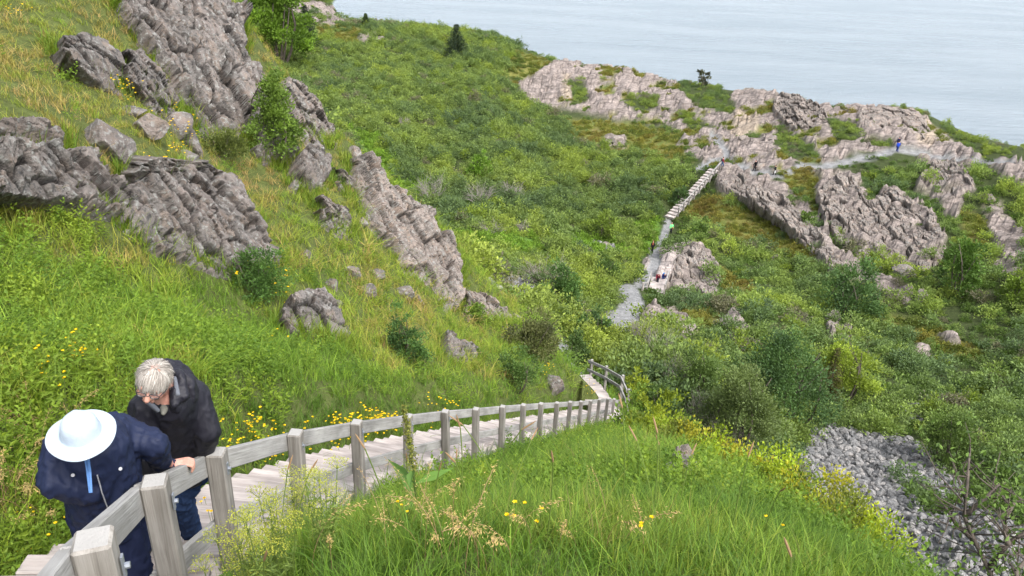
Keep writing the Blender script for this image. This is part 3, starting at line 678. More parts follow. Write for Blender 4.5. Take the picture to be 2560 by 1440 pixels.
# ---- leaf materials: colour comes from the plant (object colour or instance attribute), varied inside the plant
def leaf_mat(name, src, trans=0.35, vary=0.35, rough=0.6):
    g = NT(name)
    if src == 'INST': c = g.attr('tint', 'INSTANCER')
    elif src == 'OBJ': c = g.n('ObjectInfo').outputs['Color']
    else: c = g.n('RGB').outputs[0]; c.default_value = (*src, 1)
    v = g.attr('shade', out='Fac')                                  # per-leaf variation (age of the leaf)
    lo = 1-vary; hi = 1+vary
    c2 = g.mix(1.0, c, g.ramp(v, [(0.0, (lo, lo*1.0, lo)), (1.0, (hi*1.08, hi, hi*0.8))]), 'MULTIPLY')
    d = g.pbsdf(c2, rough, 0.25); t = g.n('BsdfTranslucent'); g.set(t.inputs[0], g.mix(1.0, c2, (1.0, 1.05, 0.55), 'MULTIPLY'))
    mx = g.n('MixShader'); mx.inputs[0].default_value = trans; g.t.links.new(d, mx.inputs[1]); g.t.links.new(t.outputs[0], mx.inputs[2])
    return g.done(mx.outputs[0])
M_GRASS = leaf_mat('grass_blade', 'INST', 0.35, 0.35)
M_LEAF_I = leaf_mat('leaf_of_scrub', 'INST', 0.33, 0.45)
M_LEAF_O = leaf_mat('leaf_of_shrub', 'OBJ', 0.32, 0.5)
def bark_mat(name, col):
    g = NT(name); P = g.coord(); n = g.noise(g.mapping(P, (6, 6, 1.2)), 3.0, 4)
    return g.done(g.pbsdf(g.mix(n, tuple(0.55*x for x in col), tuple(1.3*x for x in col)), 0.9, 0.1, g.bump(n, 0.5, 0.02)))
M_BARK = bark_mat('bark', (0.12, 0.10, 0.085)); M_TWIG = bark_mat('dead_twig', (0.27, 0.245, 0.22))
# ---- plant shapes
def blades(n, h, w, spread, bend, rng, seg=3, droop=0.0):
    V = []; F3 = []; F4 = []; S = []; c = 0
    for _ in range(n):
        a = rng.random()*6.283; rad = spread*math.sqrt(rng.random()); p = np.array([rad*math.cos(a), rad*math.sin(a), 0])
        b = rng.random()*6.283; hh = h*(0.45+0.75*rng.random()); ben = bend*(0.25+rng.random())*hh; ww = w*(0.6+0.7*rng.random())
        dr = np.array([math.cos(b), math.sin(b), 0]); sd = np.array([-dr[1], dr[0], 0]); sh = rng.random()
        for k in range(seg+1):
            t = k/seg; q = p+dr*(ben*t**1.8)+np.array([0, 0, hh*(t-droop*t**3)])
            if k < seg: V += [q-sd*ww*0.5*(1-t*0.6), q+sd*ww*0.5*(1-t*0.6)]; S += [sh, sh]
            else: V.append(q); S.append(sh)
        for k in range(seg-1): F4.append([c+2*k, c+2*k+1, c+2*k+3, c+2*k+2])
        F3.append([c+2*seg-2, c+2*seg-1, c+2*seg]); c += 2*seg+1
    return np.array(V), [np.array(F4), np.array(F3)], np.array(S)
def leaves(C, D, L, W, rng, S=None):
    """rhombic folded leaves at C growing along D"""
    n = len(C); D = D/np.maximum(np.linalg.norm(D, axis=1, keepdims=True), 1e-9)
    s = np.cross(D, rng.normal(size=(n, 3))+np.array([0, 0, 0.6])); s /= np.maximum(np.linalg.norm(s, axis=1, keepdims=True), 1e-9)
    up = np.cross(s, D); L = np.broadcast_to(np.asarray(L, float), (n,))[:, None]; W = np.broadcast_to(np.asarray(W, float), (n,))[:, None]
    V = np.stack([C, C+D*L*0.45+s*W*0.5+up*W*0.12, C+D*L-up*L*0.12, C+D*L*0.45-s*W*0.5+up*W*0.12], 1).reshape(-1, 3)
    F = np.arange(n*4).reshape(n, 4)
    sh = np.repeat(rng.random(n) if S is None else S, 4)
    return V, F, sh
def sph(n, rng, zmin=-0.3):
    v = rng.normal(size=(n*3, 3)); v /= np.linalg.norm(v, axis=1, keepdims=True); return v[v[:, 2] > zmin][:n]
def shrub_geo(rng, R_=1.0, H=0.9, clumps=26, per=26, leaf=0.12, cl=0.32, core=True, taper=0.0, sp=0.9):
    """crown: leaf clumps spread through a lumpy dome, uneven outline with gaps"""
    ph = rng.random(6)*6.283
    Cs = []; Ds = []; Ls = []; Sh = []
    d = sph(clumps, rng, -0.15)
    for k in range(len(d)):
        az = math.atan2(d[k, 1], d[k, 0]); lump = 1+0.22*math.sin(2*az+ph[0])+0.16*math.sin(3*az+ph[1])+0.12*math.sin(5*az+ph[2])
        rr = (0.46+0.58*rng.random()**0.6)*lump
        z = max(d[k, 2], -0.1)*H*rr+0.28*H
        tp = 1-taper*np.clip(z/(1.3*H), 0, 1)
        c = np.array([d[k, 0]*R_*rr*tp, d[k, 1]*R_*rr*tp, z])
        m = int(per*(0.6+0.8*rng.random())); q = rng.normal(size=(m, 3))*cl*np.array([0.55, 0.55, 0.42])*sp
        out = d[k]*0.7+np.array([0, 0, 0.45])
        Cs.append(c+q); Ds.append(out+rng.normal(size=(m, 3))*0.55+q*0.8/cl); Ls.append(leaf*(0.6+0.8*rng.random(m)))
        Sh.append(np.clip(rng.random()*0.75+0.25*rng.random(m), 0, 1))
    C = np.concatenate(Cs); D = np.concatenate(Ds); L = np.concatenate(Ls); S = np.concatenate(Sh)
    return leaves(C, D, L, L*0.62, rng, S)
def branches(mb, rng, base, tips, r0=0.03, mi=0, n=5, bend=0.25):
    for t in tips:
        base = np.asarray(base, float); t = np.asarray(t, float); k = 4; L = np.linalg.norm(t-base)
        off = rng.normal(size=3)*bend*L*0.4; off[2] *= 0.3
        pts = [base+(t-base)*(i/k)+off*math.sin(math.pi*i/k) for i in range(k+1)]
        mb.tube(pts, [r0*(1-0.8*i/k) for i in range(k+1)], n, mi, caps=False)
def twig_bush(rng, R_=1.0, H=1.3, n=26, r0=0.012):
    mb = MB()
    for _ in range(n):
        a = rng.random()*6.283; l = (0.5+0.5*rng.random()); t = np.array([math.cos(a)*R_*l, math.sin(a)*R_*l, H*(0.55+0.5*rng.random())*(1.1-0.3*l)])
        b = rng.normal(size=3)*[0.12, 0.12, 0]; branches(mb, rng, b, [t], r0, 0, 3)
        for q in range(3):
            f = 0.4+0.5*rng.random(); p = b+(t-b)*f; e = p+rng.normal(size=3)*[0.22, 0.22, 0.12]*R_+(t-b)*0.25; branches(mb, rng, p, [e], r0*0.55, 0, 3)
    return mb
def herb(rng, h=0.5, nl=16, leaf=0.10, stems=3):
    V = []; F = []; S = []; o = 0
    for s_ in range(stems):
        b = rng.normal(size=2)*0.07; lean = rng.normal(size=2)*0.12; hh = h*(0.7+0.5*rng.random())
        t = np.linspace(0.15, 1, nl); a = np.arange(nl)*2.4+rng.random()*6
        C = np.stack([b[0]+lean[0]*t, b[1]+lean[1]*t, hh*t], 1); D = np.stack([np.cos(a), np.sin(a), 0.35+0.8*t**3], 1)
        v, f, sh = leaves(C, D, leaf*(1.15-0.75*t)*(0.8+0.4*rng.random(nl)), leaf*0.30, rng, 0.25+0.6*t*rng.random(nl)); V.append(v); F.append(f+o); S.append(sh); o += len(v)
    return np.concatenate(V), np.concatenate(F), np.concatenate(S)
# ---- instancing of uncountable cover: one object, geometry nodes
def cover(name, pts, rot, scl, tint, variants, rng):
    o = mesh_cloud(name, pts, rot, scl, tint, rng.integers(0, len(variants), len(pts)))
    ng = bpy.data.node_groups.new(name, 'GeometryNodeTree')
    ng.interface.new_socket('Geometry', in_out='INPUT', socket_type='NodeSocketGeometry'); ng.interface.new_socket('Geometry', in_out='OUTPUT', socket_type='NodeSocketGeometry')
    N = ng.nodes; L = ng.links; gi = N.new('NodeGroupInput'); go = N.new('NodeGroupOutput')
    iop = N.new('GeometryNodeInstanceOnPoints'); L.new(gi.outputs[0], iop.inputs['Points'])
    jg = N.new('GeometryNodeJoinGeometry')
    for v in variants:
        oi = N.new('GeometryNodeObjectInfo'); oi.inputs['Object'].default_value = v; oi.inputs['As Instance'].default_value = True
        L.new(oi.outputs['Geometry'], jg.inputs[0])
    L.new(jg.outputs[0], iop.inputs['Instance']); iop.inputs['Pick Instance'].default_value = True
    def na(nm, typ):
        a = N.new('GeometryNodeInputNamedAttribute'); a.data_type = typ; a.inputs['Name'].default_value = nm; return a.outputs['Attribute']
    L.new(na('pick', 'INT'), iop.inputs['Instance Index'])
    e = N.new('FunctionNodeEulerToRotation'); L.new(na('rot', 'FLOAT_VECTOR'), e.inputs[0]); L.new(e.outputs[0], iop.inputs['Rotation'])
    L.new(na('scl', 'FLOAT_VECTOR'), iop.inputs['Scale']); L.new(iop.outputs[0], go.inputs[0])
    md = o.modifiers.new('spread', 'NODES'); md.node_group = ng
    tag(o, kind='stuff'); return o
def mesh_cloud(name, pts, rot, scl, tint, pick):
    me = bpy.data.meshes.new(name); n = len(pts); me.vertices.add(n); me.vertices.foreach_set('co', np.asarray(pts, np.float32).ravel())
    for k, a in (('rot', rot), ('scl', scl)):
        t = me.attributes.new(k, 'FLOAT_VECTOR', 'POINT'); t.data.foreach_set('vector', np.asarray(a, np.float32).ravel())
    t = me.attributes.new('tint', 'FLOAT_COLOR', 'POINT'); t.data.foreach_set('color', np.concatenate([tint, np.ones((n, 1))], 1).astype(np.float32).ravel())
    t = me.attributes.new('pick', 'INT', 'POINT'); t.data.foreach_set('value', np.asarray(pick, np.int32))
    o = bpy.data.objects.new(name, me); COL.objects.link(o); return o
def source(name, geo, mats):
    V, F, S = geo; return mesh_np(name, V, F, mats, False, link=False, attrs={'shade': S})
def ramp_cols(t, cols):
    t = np.clip(t, 0, 1)*(len(cols)-1); i = np.minimum(t.astype(int), len(cols)-2); f = (t-i)[:, None]; c = np.asarray(cols)
    return c[i]*(1-f)+c[i+1]*f
CRAG_HOLES = globals().get('CRAG_HOLES', [])      # crag outlines kept free of grass
def keep_clear(X, Y, Z, shrink=30):
    px, py, _ = proj(np.stack([X, Y, Z], -1)); r = np.hypot(X, Y); k = np.ones(len(X), bool)
    for poly, rmax in CRAG_HOLES: k &= ~((poly_sd(px, py, poly) > shrink) & (r < rmax))
    return k
def stairs_clear(X, Y, m=0.0):
    k = np.ones(len(X), bool)
    for pl, w in globals().get('STAIR_LINES', []): k &= seg_dist(X, Y, pl) > w+m
    return k

def meadow():
    rng = np.random.default_rng(21)
    var = [source('grass_tuft', blades(22, 0.27, 0.008, 0.10, 0.55, rng), [M_GRASS]) for _ in range(4)]
    var += [source('grass_tuft', blades(16, 0.36, 0.009, 0.10, 0.85, rng, droop=0.25), [M_GRASS]) for _ in range(3)]
    near = (1-ZG['far'])*(gRHO < 60)
    dens = near*np.clip(1900/np.maximum(gRHO, 2.6)**1.5, 8, 420)*(gRHO > 1.1)
    X, Y, Z = scatter(dens, rng); k = keep_clear(X, Y, Z)*stairs_clear(X, Y); X, Y, Z = X[k], Y[k], Z[k]; n = len(X)
    px, py, _ = proj(np.stack([X, Y, Z], -1)); r = np.hypot(X, Y); P = np.stack([X, Y, Z], -1)
    a = fbm(P/1.6, 3, 61); b = fbm(P/0.5, 2, 62); c = fbm(P/4.0, 3, 63)
    # dry golden grass: on the thin soil round the rocks; lush green in the lower meadow
    dry = np.where((px < 950) & (py < 480), 0.72, 0.0)+np.where((px > 600) & (py > 430) & (py < 950) & (px < 1300) & (r > 17), 0.42, 0.0)+np.where((px < 700) & (py > 500) & (py < 720), 0.22, 0.0)+0.5*np.exp(-((px-270)/60)**2-((py-650)/45)**2)+0.4*np.exp(-((px-80)/90)**2-((py-1300)/70)**2)
    t = np.clip(0.16+dry*0.75+a*0.38+c*0.18+b*0.12+rng.normal(size=n)*0.16, 0, 1)
    tint = ramp_cols(t, [(0.095, 0.185, 0.024), (0.150, 0.250, 0.030), (0.205, 0.275, 0.038), (0.255, 0.235, 0.068), (0.34, 0.255, 0.12)])
    tint *= (0.92+0.36*rng.random((n, 1)))*np.where((px > 600) & (r < 30) & (py > 1000+0.0*px), 0.74, 1.0)[:, None]*np.where(((px > 600) & (py > 1000))[:, None], np.array((0.92, 1.0, 1.0)), 1.0)
    s = (0.6+0.5*rng.random(n))*np.clip(0.9+0.008*r, 0.9, 1.12)*np.clip(0.36+r*0.075, 0.5, 1)*(1+0.35*np.clip(a+0.2, -0.5, 0.8))*np.where((px < 950) & (py < 480), 0.7, 1)
    wide = np.clip(0.9+r*0.045, 1.0, 2.2)
    scl = np.stack([s*wide, s*wide, s], 1); rot = np.stack([rng.normal(size=n)*0.16, rng.normal(size=n)*0.16, rng.random(n)*6.283], 1)
    cover('meadow_grass', P-np.array([0, 0, 0.02]), rot, scl, tint, var, rng)
    # leafy herbs in patches
    hv = [source('herb', herb(rng), [M_GRASS]) for _ in range(5)]
    patch = fbm(np.stack([gX, gY, gZ], -1).reshape(-1, 3)/2.2, 3, 71).reshape(gX.shape)
    wpatch = sstep(0.02, 0.30, patch)+1.0*((SPX < 280) & (SPY > 560) & (SPY < 900))+0.6*((SPX < 700) & (SPY > 900))
    wpatch = wpatch*np.where((SPX < 950) & (SPY < 430), 0.18, 1)
    dens = near*np.clip(420/np.maximum(gRHO, 3.0)**1.3, 2.2, 80)*wpatch*(gRHO > 1.8)
    X, Y, Z = scatter(dens, rng); k = keep_clear(X, Y, Z)*stairs_clear(X, Y, 0.1); X, Y, Z = X[k], Y[k], Z[k]; n = len(X); P = np.stack([X, Y, Z], -1); r = np.hypot(X, Y)
    t = np.clip(0.5+fbm(P/1.1, 3, 64)*0.8+rng.normal(size=n)*0.15, 0, 1)
    tint = ramp_cols(t, [(0.085, 0.17, 0.028), (0.145, 0.25, 0.032), (0.22, 0.31, 0.036)])
    s = (0.6+0.7*rng.random(n))*np.clip(0.35+0.06*r, 0.45, 0.95); scl = np.stack([s*1.15, s*1.15, s], 1)
    cover('meadow_herbs', P-np.array([0, 0, 0.03]), np.stack([rng.normal(size=n)*0.12, rng.normal(size=n)*0.12, rng.random(n)*6.28], 1), scl, tint, hv, rng)
meadow()

def thicket():
    rng = np.random.default_rng(31)
    kinds = [dict(R_=1.15, H=1.0, clumps=26, per=24, leaf=0.20, cl=0.42), dict(R_=1.0, H=1.3, clumps=24, per=24, leaf=0.18, cl=0.40), dict(R_=1.3, H=0.8, clumps=28, per=22, leaf=0.19, cl=0.42), dict(R_=0.9, H=1.0, clumps=18, per=22, leaf=0.17, cl=0.36)]
    var = [source('scrub', shrub_geo(rng, **k), [M_LEAF_I]) for k in kinds for _ in range(2)]
    Z_ = ZG; free = (1-Z_['rock'])*(1-Z_['path'])*(1-Z_['scree'])*(1-Z_['dirt'])*(1-Z_['open'])
    d = Z_['far']*free*(gZ > -88)
    onhead = onhead_at(SPX.ravel(), SPY.ravel()).reshape(SPX.shape)
    clump = fbm(np.stack([gX, gY, 0*gX], -1).reshape(-1, 3)/7.0, 3, 81).reshape(gX.shape)
    dens = d*(0.62*(1-0.93*Z_['heath'])*(1-0.9*Z_['fern']))*np.where(onhead, np.maximum(sstep(0.0, 0.25, clump)*0.7, 1.6*Z_['islet']), np.where(SPX > 1750, 0.55+0.45*sstep(-0.2, 0.1, clump), 1.0))
    rgt = (SPX > 1780) & (SPY > 480)
    dens = np.where(rgt, dens*1.15, dens)
    X, Y, Z = scatter(dens, rng, R(1.2), 0.25); n = len(X); P = np.stack([X, Y, Z], -1); r = np.linalg.norm(P, axis=1)
    px, py, _ = proj(P); a = fbm(P/9.0, 3, 82); b = rng.normal(size=n)*0.16
    t = np.clip(0.40+a*0.75+b+np.where((py > 540) & (px < 1650), 0.22, 0)+np.where(py < 330, 0.05, 0), 0, 1)
    tint = ramp_cols(t, [(0.085, 0.140, 0.068), (0.120, 0.188, 0.068), (0.165, 0.240, 0.066), (0.215, 0.290, 0.060)])
    tint = tint*np.where((px > 1700) & (py > 430), 1.27, 1.09)[:, None]*np.array((1.02, 1.0, 1.0))
    g = rng.random(n) < 0.04; tint[g] = (0.16, 0.165, 0.12)
    y = rng.random(n) < 0.05; tint[y] = (0.18, 0.26, 0.045)
    s = (0.50+1.0*rng.random(n)**1.8)*np.where(onhead_at(px, py), 0.55, 1.0)*np.where((px > 1780) & (py > 480), 0.85, 1.0)
    scl = np.stack([s, s, s*(0.75+0.4*rng.random(n))], 1); rot = np.stack([rng.normal(size=n)*0.1, rng.normal(size=n)*0.1, rng.random(n)*6.28], 1)
    P = P-np.array([0, 0, 0.12])
    # the ones that show largest stand as shrubs of their own, the rest read as one mass
    vis = sample(VISM, X, Y) > -R(0.4)
    size = s/np.maximum(r, 1)*vis*((px > -20) & (px < 2580) & (py > -10) & (py < 1460))*np.where(r > 46, 1, 0.0)
    order = np.argsort(-size); top = order[:150]; rest = order[150:]
    cover('thicket', P[rest], rot[rest], scl[rest], tint[rest], var, rng)
    protos = []
    for k in kinds: protos.append(mesh_np('leafy_shrub', *_vf(shrub_geo(rng, **k)), [M_LEAF_O], False, link=False))
    protos = []
    for k in kinds:
        V, F, S = shrub_geo(rng, **{**k, 'per': int(k['per']*1.3), 'leaf': k['leaf']*0.85}); protos.append(mesh_np('leafy_shrub', V, F, [M_LEAF_O], False, link=False, attrs={'shade': S}).data)
    for q in top:
        o = bpy.data.objects.new('leafy_shrub', protos[int(rng.integers(len(protos)))]); COL.objects.link(o)
        o.location = P[q]; o.rotation_euler = rot[q]; o.scale = scl[q]; o.color = (*tint[q], 1)
        lab = shrub_label(px[q], py[q], t[q])
        tag(o, lab[0], 'shrub', lab[1])
    return P, s
def _vf(g): return g[0], g[1]
def onhead_at(px, py):
    w = fbm(np.stack([px, py, 0*px], -1)/60.0, 3, 19)
    return in_poly(px+w*30, py+w*18, [(1290,60),(1300,240),(1420,310),(1600,380),(1750,440),(2700,440),(2700,60)])
def shrub_label(px, py, t):
    if px > 1750: w = 'on the steep valley slope below the grey cliff'; gk = 'shrubs on the valley slope'
    elif px > 1440: w = 'beside the trail between lower stairs and rock outcrop'; gk = 'shrubs beside the trail'
    else: w = 'in the hollow behind the left crags'; gk = 'shrubs in the hollow'
    tone = 'dark green' if t < 0.38 else ('mid green' if t < 0.62 else 'yellowish green')
    return f'{tone} leafy shrub {w}', f'{tone} {gk}'
thicket()

def heath():
    rng = np.random.default_rng(41)
    var = [source('heath_clump', shrub_geo(rng, R_=0.5, H=0.28, clumps=14, per=16, leaf=0.13, cl=0.20), [M_LEAF_I]) for _ in range(4)]
    X, Y, Z = scatter(ZG['heath']*1.1*(gRHO > 40)+ZG['fern']*1.0+0.5*ZG['far']*(1-ZG['rock'])*(1-ZG['path'])*(1-ZG['scree'])*(gZ > -85)*(gRHO < 130), rng, R(1.0), 0.2)
    n = len(X); P = np.stack([X, Y, Z], -1); f = sample(ZG['fern'], X, Y); h = sample(ZG['heath'], X, Y)
    t = np.clip(0.45+fbm(P/4.0, 3, 91)*0.8+rng.normal(size=n)*0.15, 0, 1)
    tint = ramp_cols(t, [(0.090, 0.135, 0.035), (0.15, 0.18, 0.04), (0.19, 0.19, 0.045), (0.18, 0.15, 0.05)])
    tint = np.where((f > 0.4)[:, None], np.array((0.15, 0.265, 0.04))*(0.8+0.4*rng.random((n, 1))), tint)
    tint = np.where(((f < 0.4) & (h < 0.4))[:, None], np.array((0.09, 0.155, 0.04))*(0.7+0.6*rng.random((n, 1))), tint)
    s = 0.6+0.9*rng.random(n); scl = np.stack([s, s, s*np.where(f > 0.4, 1.5, 1.0)], 1)
    cover('heath_cover', P-np.array([0, 0, 0.05]), np.stack([0*s, 0*s, rng.random(n)*6.28], 1), scl, tint, var, rng)
heath()
# ================================================================ rocks
def rock_mat(name, tone):
    """purple grey sandstone: blocks differ in tone, pale and black lichen, rusty seams"""
    g = NT(name); P = g.coord(); t = g.attr('blocktone', out='Fac'); ck = g.attr('crack', out='Fac')
    a = np.array((0.174, 0.164, 0.155)); b = np.array((0.262, 0.232, 0.206)); k = float(np.clip(tone, 0, 1))
    base = a*(1-k)+b*k
    n1 = g.noise(P, 0.9, 6, 0.6); n2 = g.noise(P, 6.0, 6, 0.65); n3 = g.noise(P, 24.0, 4, 0.7); n4 = g.noise(g.mapping(P, (1, 1, 1), (0.5, 0.2, 0.3)), 2.6, 5, 0.6)
    c = g.mix(g.ramp(n1, [(0.35, 0), (0.65, 1)]), tuple(base*0.82), tuple(base*np.array((1.18, 1.08, 1.05))))
    c = g.mix(g.ramp(n4, [(0.52, 0), (0.62, 0.7)]), c, tuple(base*np.array((1.25, 1.06, 0.93))))
    c = g.mix(1.0, c, g.ramp(t, [(0.0, 0.72), (1.0, 1.28)]), 'MULTIPLY')
    c = g.mix(g.ramp(n2, [(0.54, 0), (0.62, 0.8)]), c, (0.31, 0.31, 0.295))      # pale lichen
    c = g.mix(g.ramp(n2, [(0.34, 0.85), (0.43, 0)]), c, (0.060, 0.060, 0.062))      # black lichen
    c = g.mix(g.ramp(n3, [(0.60, 0), (0.72, 0.55)]), c, (0.36, 0.35, 0.33))
    c = g.mix(g.math('MULTIPLY', ck, 0.75), c, (0.035, 0.030, 0.028))              # darker along the joints
    h = g.math('ADD', g.math('MULTIPLY', n2, 0.8), g.math('ADD', g.math('MULTIPLY', n3, 0.2), g.math('MULTIPLY', n1, 0.6)))
    return g.done(g.pbsdf(c, 0.93, 0.12, g.bump(h, 1.0, 0.14)))
_rm = {}
def rockm(tone):
    k = round(tone*4)/4
    if k not in _rm: _rm[k] = rock_mat('sandstone', k)
    return _rm[k]
def build_crag(c, seed):
    poly = c['poly']; x0, y0 = np.min(poly, 0); x1, y1 = np.max(poly, 0); st = c['step']
    nx = int((x1-x0)/st)+5; ny = int((y1-y0+c['down'])/st)+5
    gx, gy = np.meshgrid(x0-2*st+np.arange(nx)*st, y0-2*st+np.arange(ny)*st, indexing='ij'); px, py = gx.ravel(), gy.ravel()
    rr = 1/(c['w'][0]+c['w'][1]*px+c['w'][2]*py); P = at(px, py, rr)
    # local frame of the face
    cx, cy = np.mean(poly, 0); o = at(cx, cy, 1/(c['w']@[1, cx, cy])); e1 = at(cx+20, cy, 1/(c['w']@[1, cx+20, cy]))-o; e2 = at(cx, cy+20, 1/(c['w']@[1, cx, cy+20]))-o
    nrm = np.cross(e1, e2); nrm /= np.linalg.norm(nrm)
    if nrm@o > 0: nrm = -nrm
    cap = 0.35
    if nrm@(-o/np.linalg.norm(o)) < cap: nrm = nrm*0.5-o/np.linalg.norm(o)*0.5; nrm /= np.linalg.norm(nrm)
    a = R(c['ang']); dirp = at(cx+20*math.cos(a), cy+20*math.sin(a), 1/(c['w']@[1, cx+20*math.cos(a), cy+20*math.sin(a)]))-o
    u = dirp/np.linalg.norm(dirp); v = np.cross(nrm, u); v /= np.linalg.norm(v)
    L = P-o; scale = rr.mean()/1990.0
    uu = L@u/c['blk'][0]; vv = L@v/c['blk'][1]
    B = c['blk'][1]
    wv = np.stack([uu, vv, 0*uu+seed*3.7], -1)
    Wn = fbm(np.stack([L@u, L@v, 0*uu], -1)/(1.6*B)+seed, 3, seed)
    q = wv.copy(); q[:, 0] += 0.30*Wn; q[:, 1] += 0.28*fbm(np.stack([L@u, L@v, 0*uu], -1)/(1.6*B)+seed+9, 3, seed+1)
    # staggered joint grid: bedding planes along u, cross joints offset from bed to bed
    row = np.floor(q[:, 1]); q2 = q.copy(); q2[:, 0] += _hash(row.astype(np.int64), 0*row.astype(np.int64), 0*row.astype(np.int64)+seed, 1)*3.0
    f1, f2, cid, cen = worley(q2, seed*13+1, 0.66, 0.55)
    h = _hash(cid[:, 0], cid[:, 1], cid[:, 2], seed+3); tl = np.stack([_hash(cid[:, 0], cid[:, 1], cid[:, 2], seed+k)-0.5 for k in (4, 5)], 1)
    edge = f2-f1
    d = c['A']*(0.75*h+0.5*((q2-cen)[:, :2]*tl).sum(1)+0.06*(1-np.exp(-edge*6)))
    d += c['A']*0.55*fbm(np.stack([uu, vv*0.6, 0*uu+seed], -1)*0.42, 3, seed+8)
    crack = sstep(0.10, 0.015, edge); d -= c['A']*0.40*crack
    # smaller joints inside the blocks
    g1, g2, gid, _ = worley(np.stack([q[:, 0]*2.6, q[:, 1]*2.4, 0*uu+seed+40], -1), seed*13+7, 0.8, 0.5)
    d += c['A']*0.26*(_hash(gid[:, 0], gid[:, 1], gid[:, 2], 9)-0.5)-c['A']*0.13*sstep(0.12, 0.02, g2-g1)
    F3 = np.stack([L@u, L@v, 0*uu+seed], -1)
    d += c['A']*(0.20*fbm(F3/(0.45*B), 4, seed+20)+0.05*fbm(F3/(0.10*B), 2, seed+22))
    # the face leans out of the slope: foot under the turf, brow proud of it
    fr = np.clip((y1-py)/(y1-y0), -0.3, 1.0); dn = c['down']
    sdn = np.maximum(poly_sd(px, py, poly), poly_sd(px, py-dn, poly))+fbm(np.stack([px, py, 0*px], -1)/14.0, 3, seed+30)*6
    sd = sdn; e = sstep(0, c['edge'], sd)
    P = at(px, py, rr-c['tilt']*rr*(fr-0.12))
    V = P+nrm*(c['lift']*np.clip(fr*2, 0, 1)+d*(0.4+0.6*e))[:, None]
    rt = np.linalg.norm(hit(px, py, max(c['rmin']-4, 1)), axis=1); near_ = np.isfinite(rt) & (np.abs(rt-rr) < (0.22 if c['rmax'] < 50 else 0.045)*rr)
    rim = np.where(near_[:, None], at(px, py, np.where(near_, rt, rr))-nrm*0.15*c['sink'], P-nrm*c['sink'])
    V = V*e[:, None]+rim*(1-e[:, None])
    keep = (sd > -1.5).reshape(nx, ny); ids = np.arange(nx*ny).reshape(nx, ny)
    fm = keep[:-1, :-1] & keep[1:, :-1] & keep[1:, 1:] & keep[:-1, 1:]
    F = np.stack([ids[:-1, :-1], ids[1:, :-1], ids[1:, 1:], ids[:-1, 1:]], -1)[fm]
    # skirt: the rim runs back into the slope
    E = np.concatenate([F[:, [0, 1]], F[:, [1, 2]], F[:, [2, 3]], F[:, [3, 0]]]); k = np.sort(E, 1); kk = k[:, 0].astype(np.int64)*len(V)+k[:, 1]
    uq, inv, cnt = np.unique(kk, return_inverse=True, return_counts=True); B_ = E[cnt[inv] == 1]
    bv = np.unique(B_); mp = -np.ones(len(V), int); mp[bv] = len(V)+np.arange(len(bv))
    back = V[bv]-nrm*c['thick']+np.array([0, 0, -0.4*c['thick']])
    S = np.stack([B_[:, 1], B_[:, 0], mp[B_[:, 0]], mp[B_[:, 1]]], 1)
    V2 = np.concatenate([V, back]); F = np.concatenate([F, S])
    used = np.unique(F); rm = -np.ones(len(V2), int); rm[used] = np.arange(len(used))
    ext = lambda x: np.concatenate([x, np.zeros(len(back))])[used]
    tone = 0.55*h+0.45*_hash(gid[:, 0], gid[:, 1], gid[:, 2], 2)
    ob = mesh_np(c['name'], V2[used], rm[F], [rockm(c['tone'])], False, attrs={'blocktone': ext(tone), 'crack': ext(np.clip(crack+0.5*sstep(0.1, 0.02, g2-g1), 0, 1)*e)})
    bm = bmesh.new(); bm.from_mesh(ob.data); bmesh.ops.recalc_face_normals(bm, faces=bm.faces)
    s = sum(f.normal.dot(Vector(nrm)) for f in bm.faces)
    if s < 0: bmesh.ops.reverse_faces(bm, faces=bm.faces)
    bm.to_mesh(ob.data); bm.free()
    tag(ob, c['label'], c['cat'], c['group']); 0
    return ob
for i_, c_ in enumerate(CRAGS): build_crag(c_, i_+1)
# ---- loose boulders
def _ico(sub):
    bm = bmesh.new(); bmesh.ops.create_icosphere(bm, subdivisions=sub, radius=1.0)
    V = np.array([v.co[:] for v in bm.verts]); F = np.array([[v.index for v in f.verts] for f in bm.faces]); bm.free(); return V, F
_ICO = {k: _ico(k) for k in (2, 3, 4, 5)}
def boulder_geo(rng, sub=4, planes=11, rough=0.08, stretch=(1, 1, 1)):
    V, F = _ICO[sub]; n = rng.normal(size=(planes, 3)); n /= np.linalg.norm(n, axis=1, keepdims=True); dd = 0.50+0.36*rng.random(planes)
    c = V@n.T; rr = np.where(c > 0.05, dd/np.maximum(c, 0.05), 9); k = 45.0
    r = -np.log(np.exp(-k*np.minimum(rr, 1.25)).sum(1)+np.exp(-k*1.12))/k
    W = V*r[:, None]; s = rng.random()*50
    W = W*(1+rough*fbm(W*2.2+s, 4, 5)[:, None]+0.5*rough*fbm(W*7+s, 3, 6)[:, None])
    t = np.clip(0.5+0.5*fbm(W*1.3+s, 2, 8), 0, 1)
    return W*np.asarray(stretch), F, t
def boulder(px, py, w, h, label, tone=0.0, rmin=3, rz=0.0, ry=0.0, depth=0.8, name='boulder', dr=0.0, group=None, sub=5, up=0.0):
    rng = np.random.default_rng(int(px*7+py)); p = hit([px], [py], rmin)[0]; r = np.linalg.norm(p); s = r/FPX
    V, F, t = boulder_geo(rng, sub)
    V = V/np.abs(V).max(0)*np.array([w*s*0.5, w*s*0.5*depth, h*s*0.5*1.15])
    o = mesh_np(name, V, F, [rockm(tone)], False, attrs={'blocktone': t, 'crack': 0*t})
    o.location = p+np.array([0, 0, h*s*(0.10+up)])-p/r*dr; o.rotation_euler = (0, R(ry), R(rz)); tag(o, label, 'boulder', group)
    return o
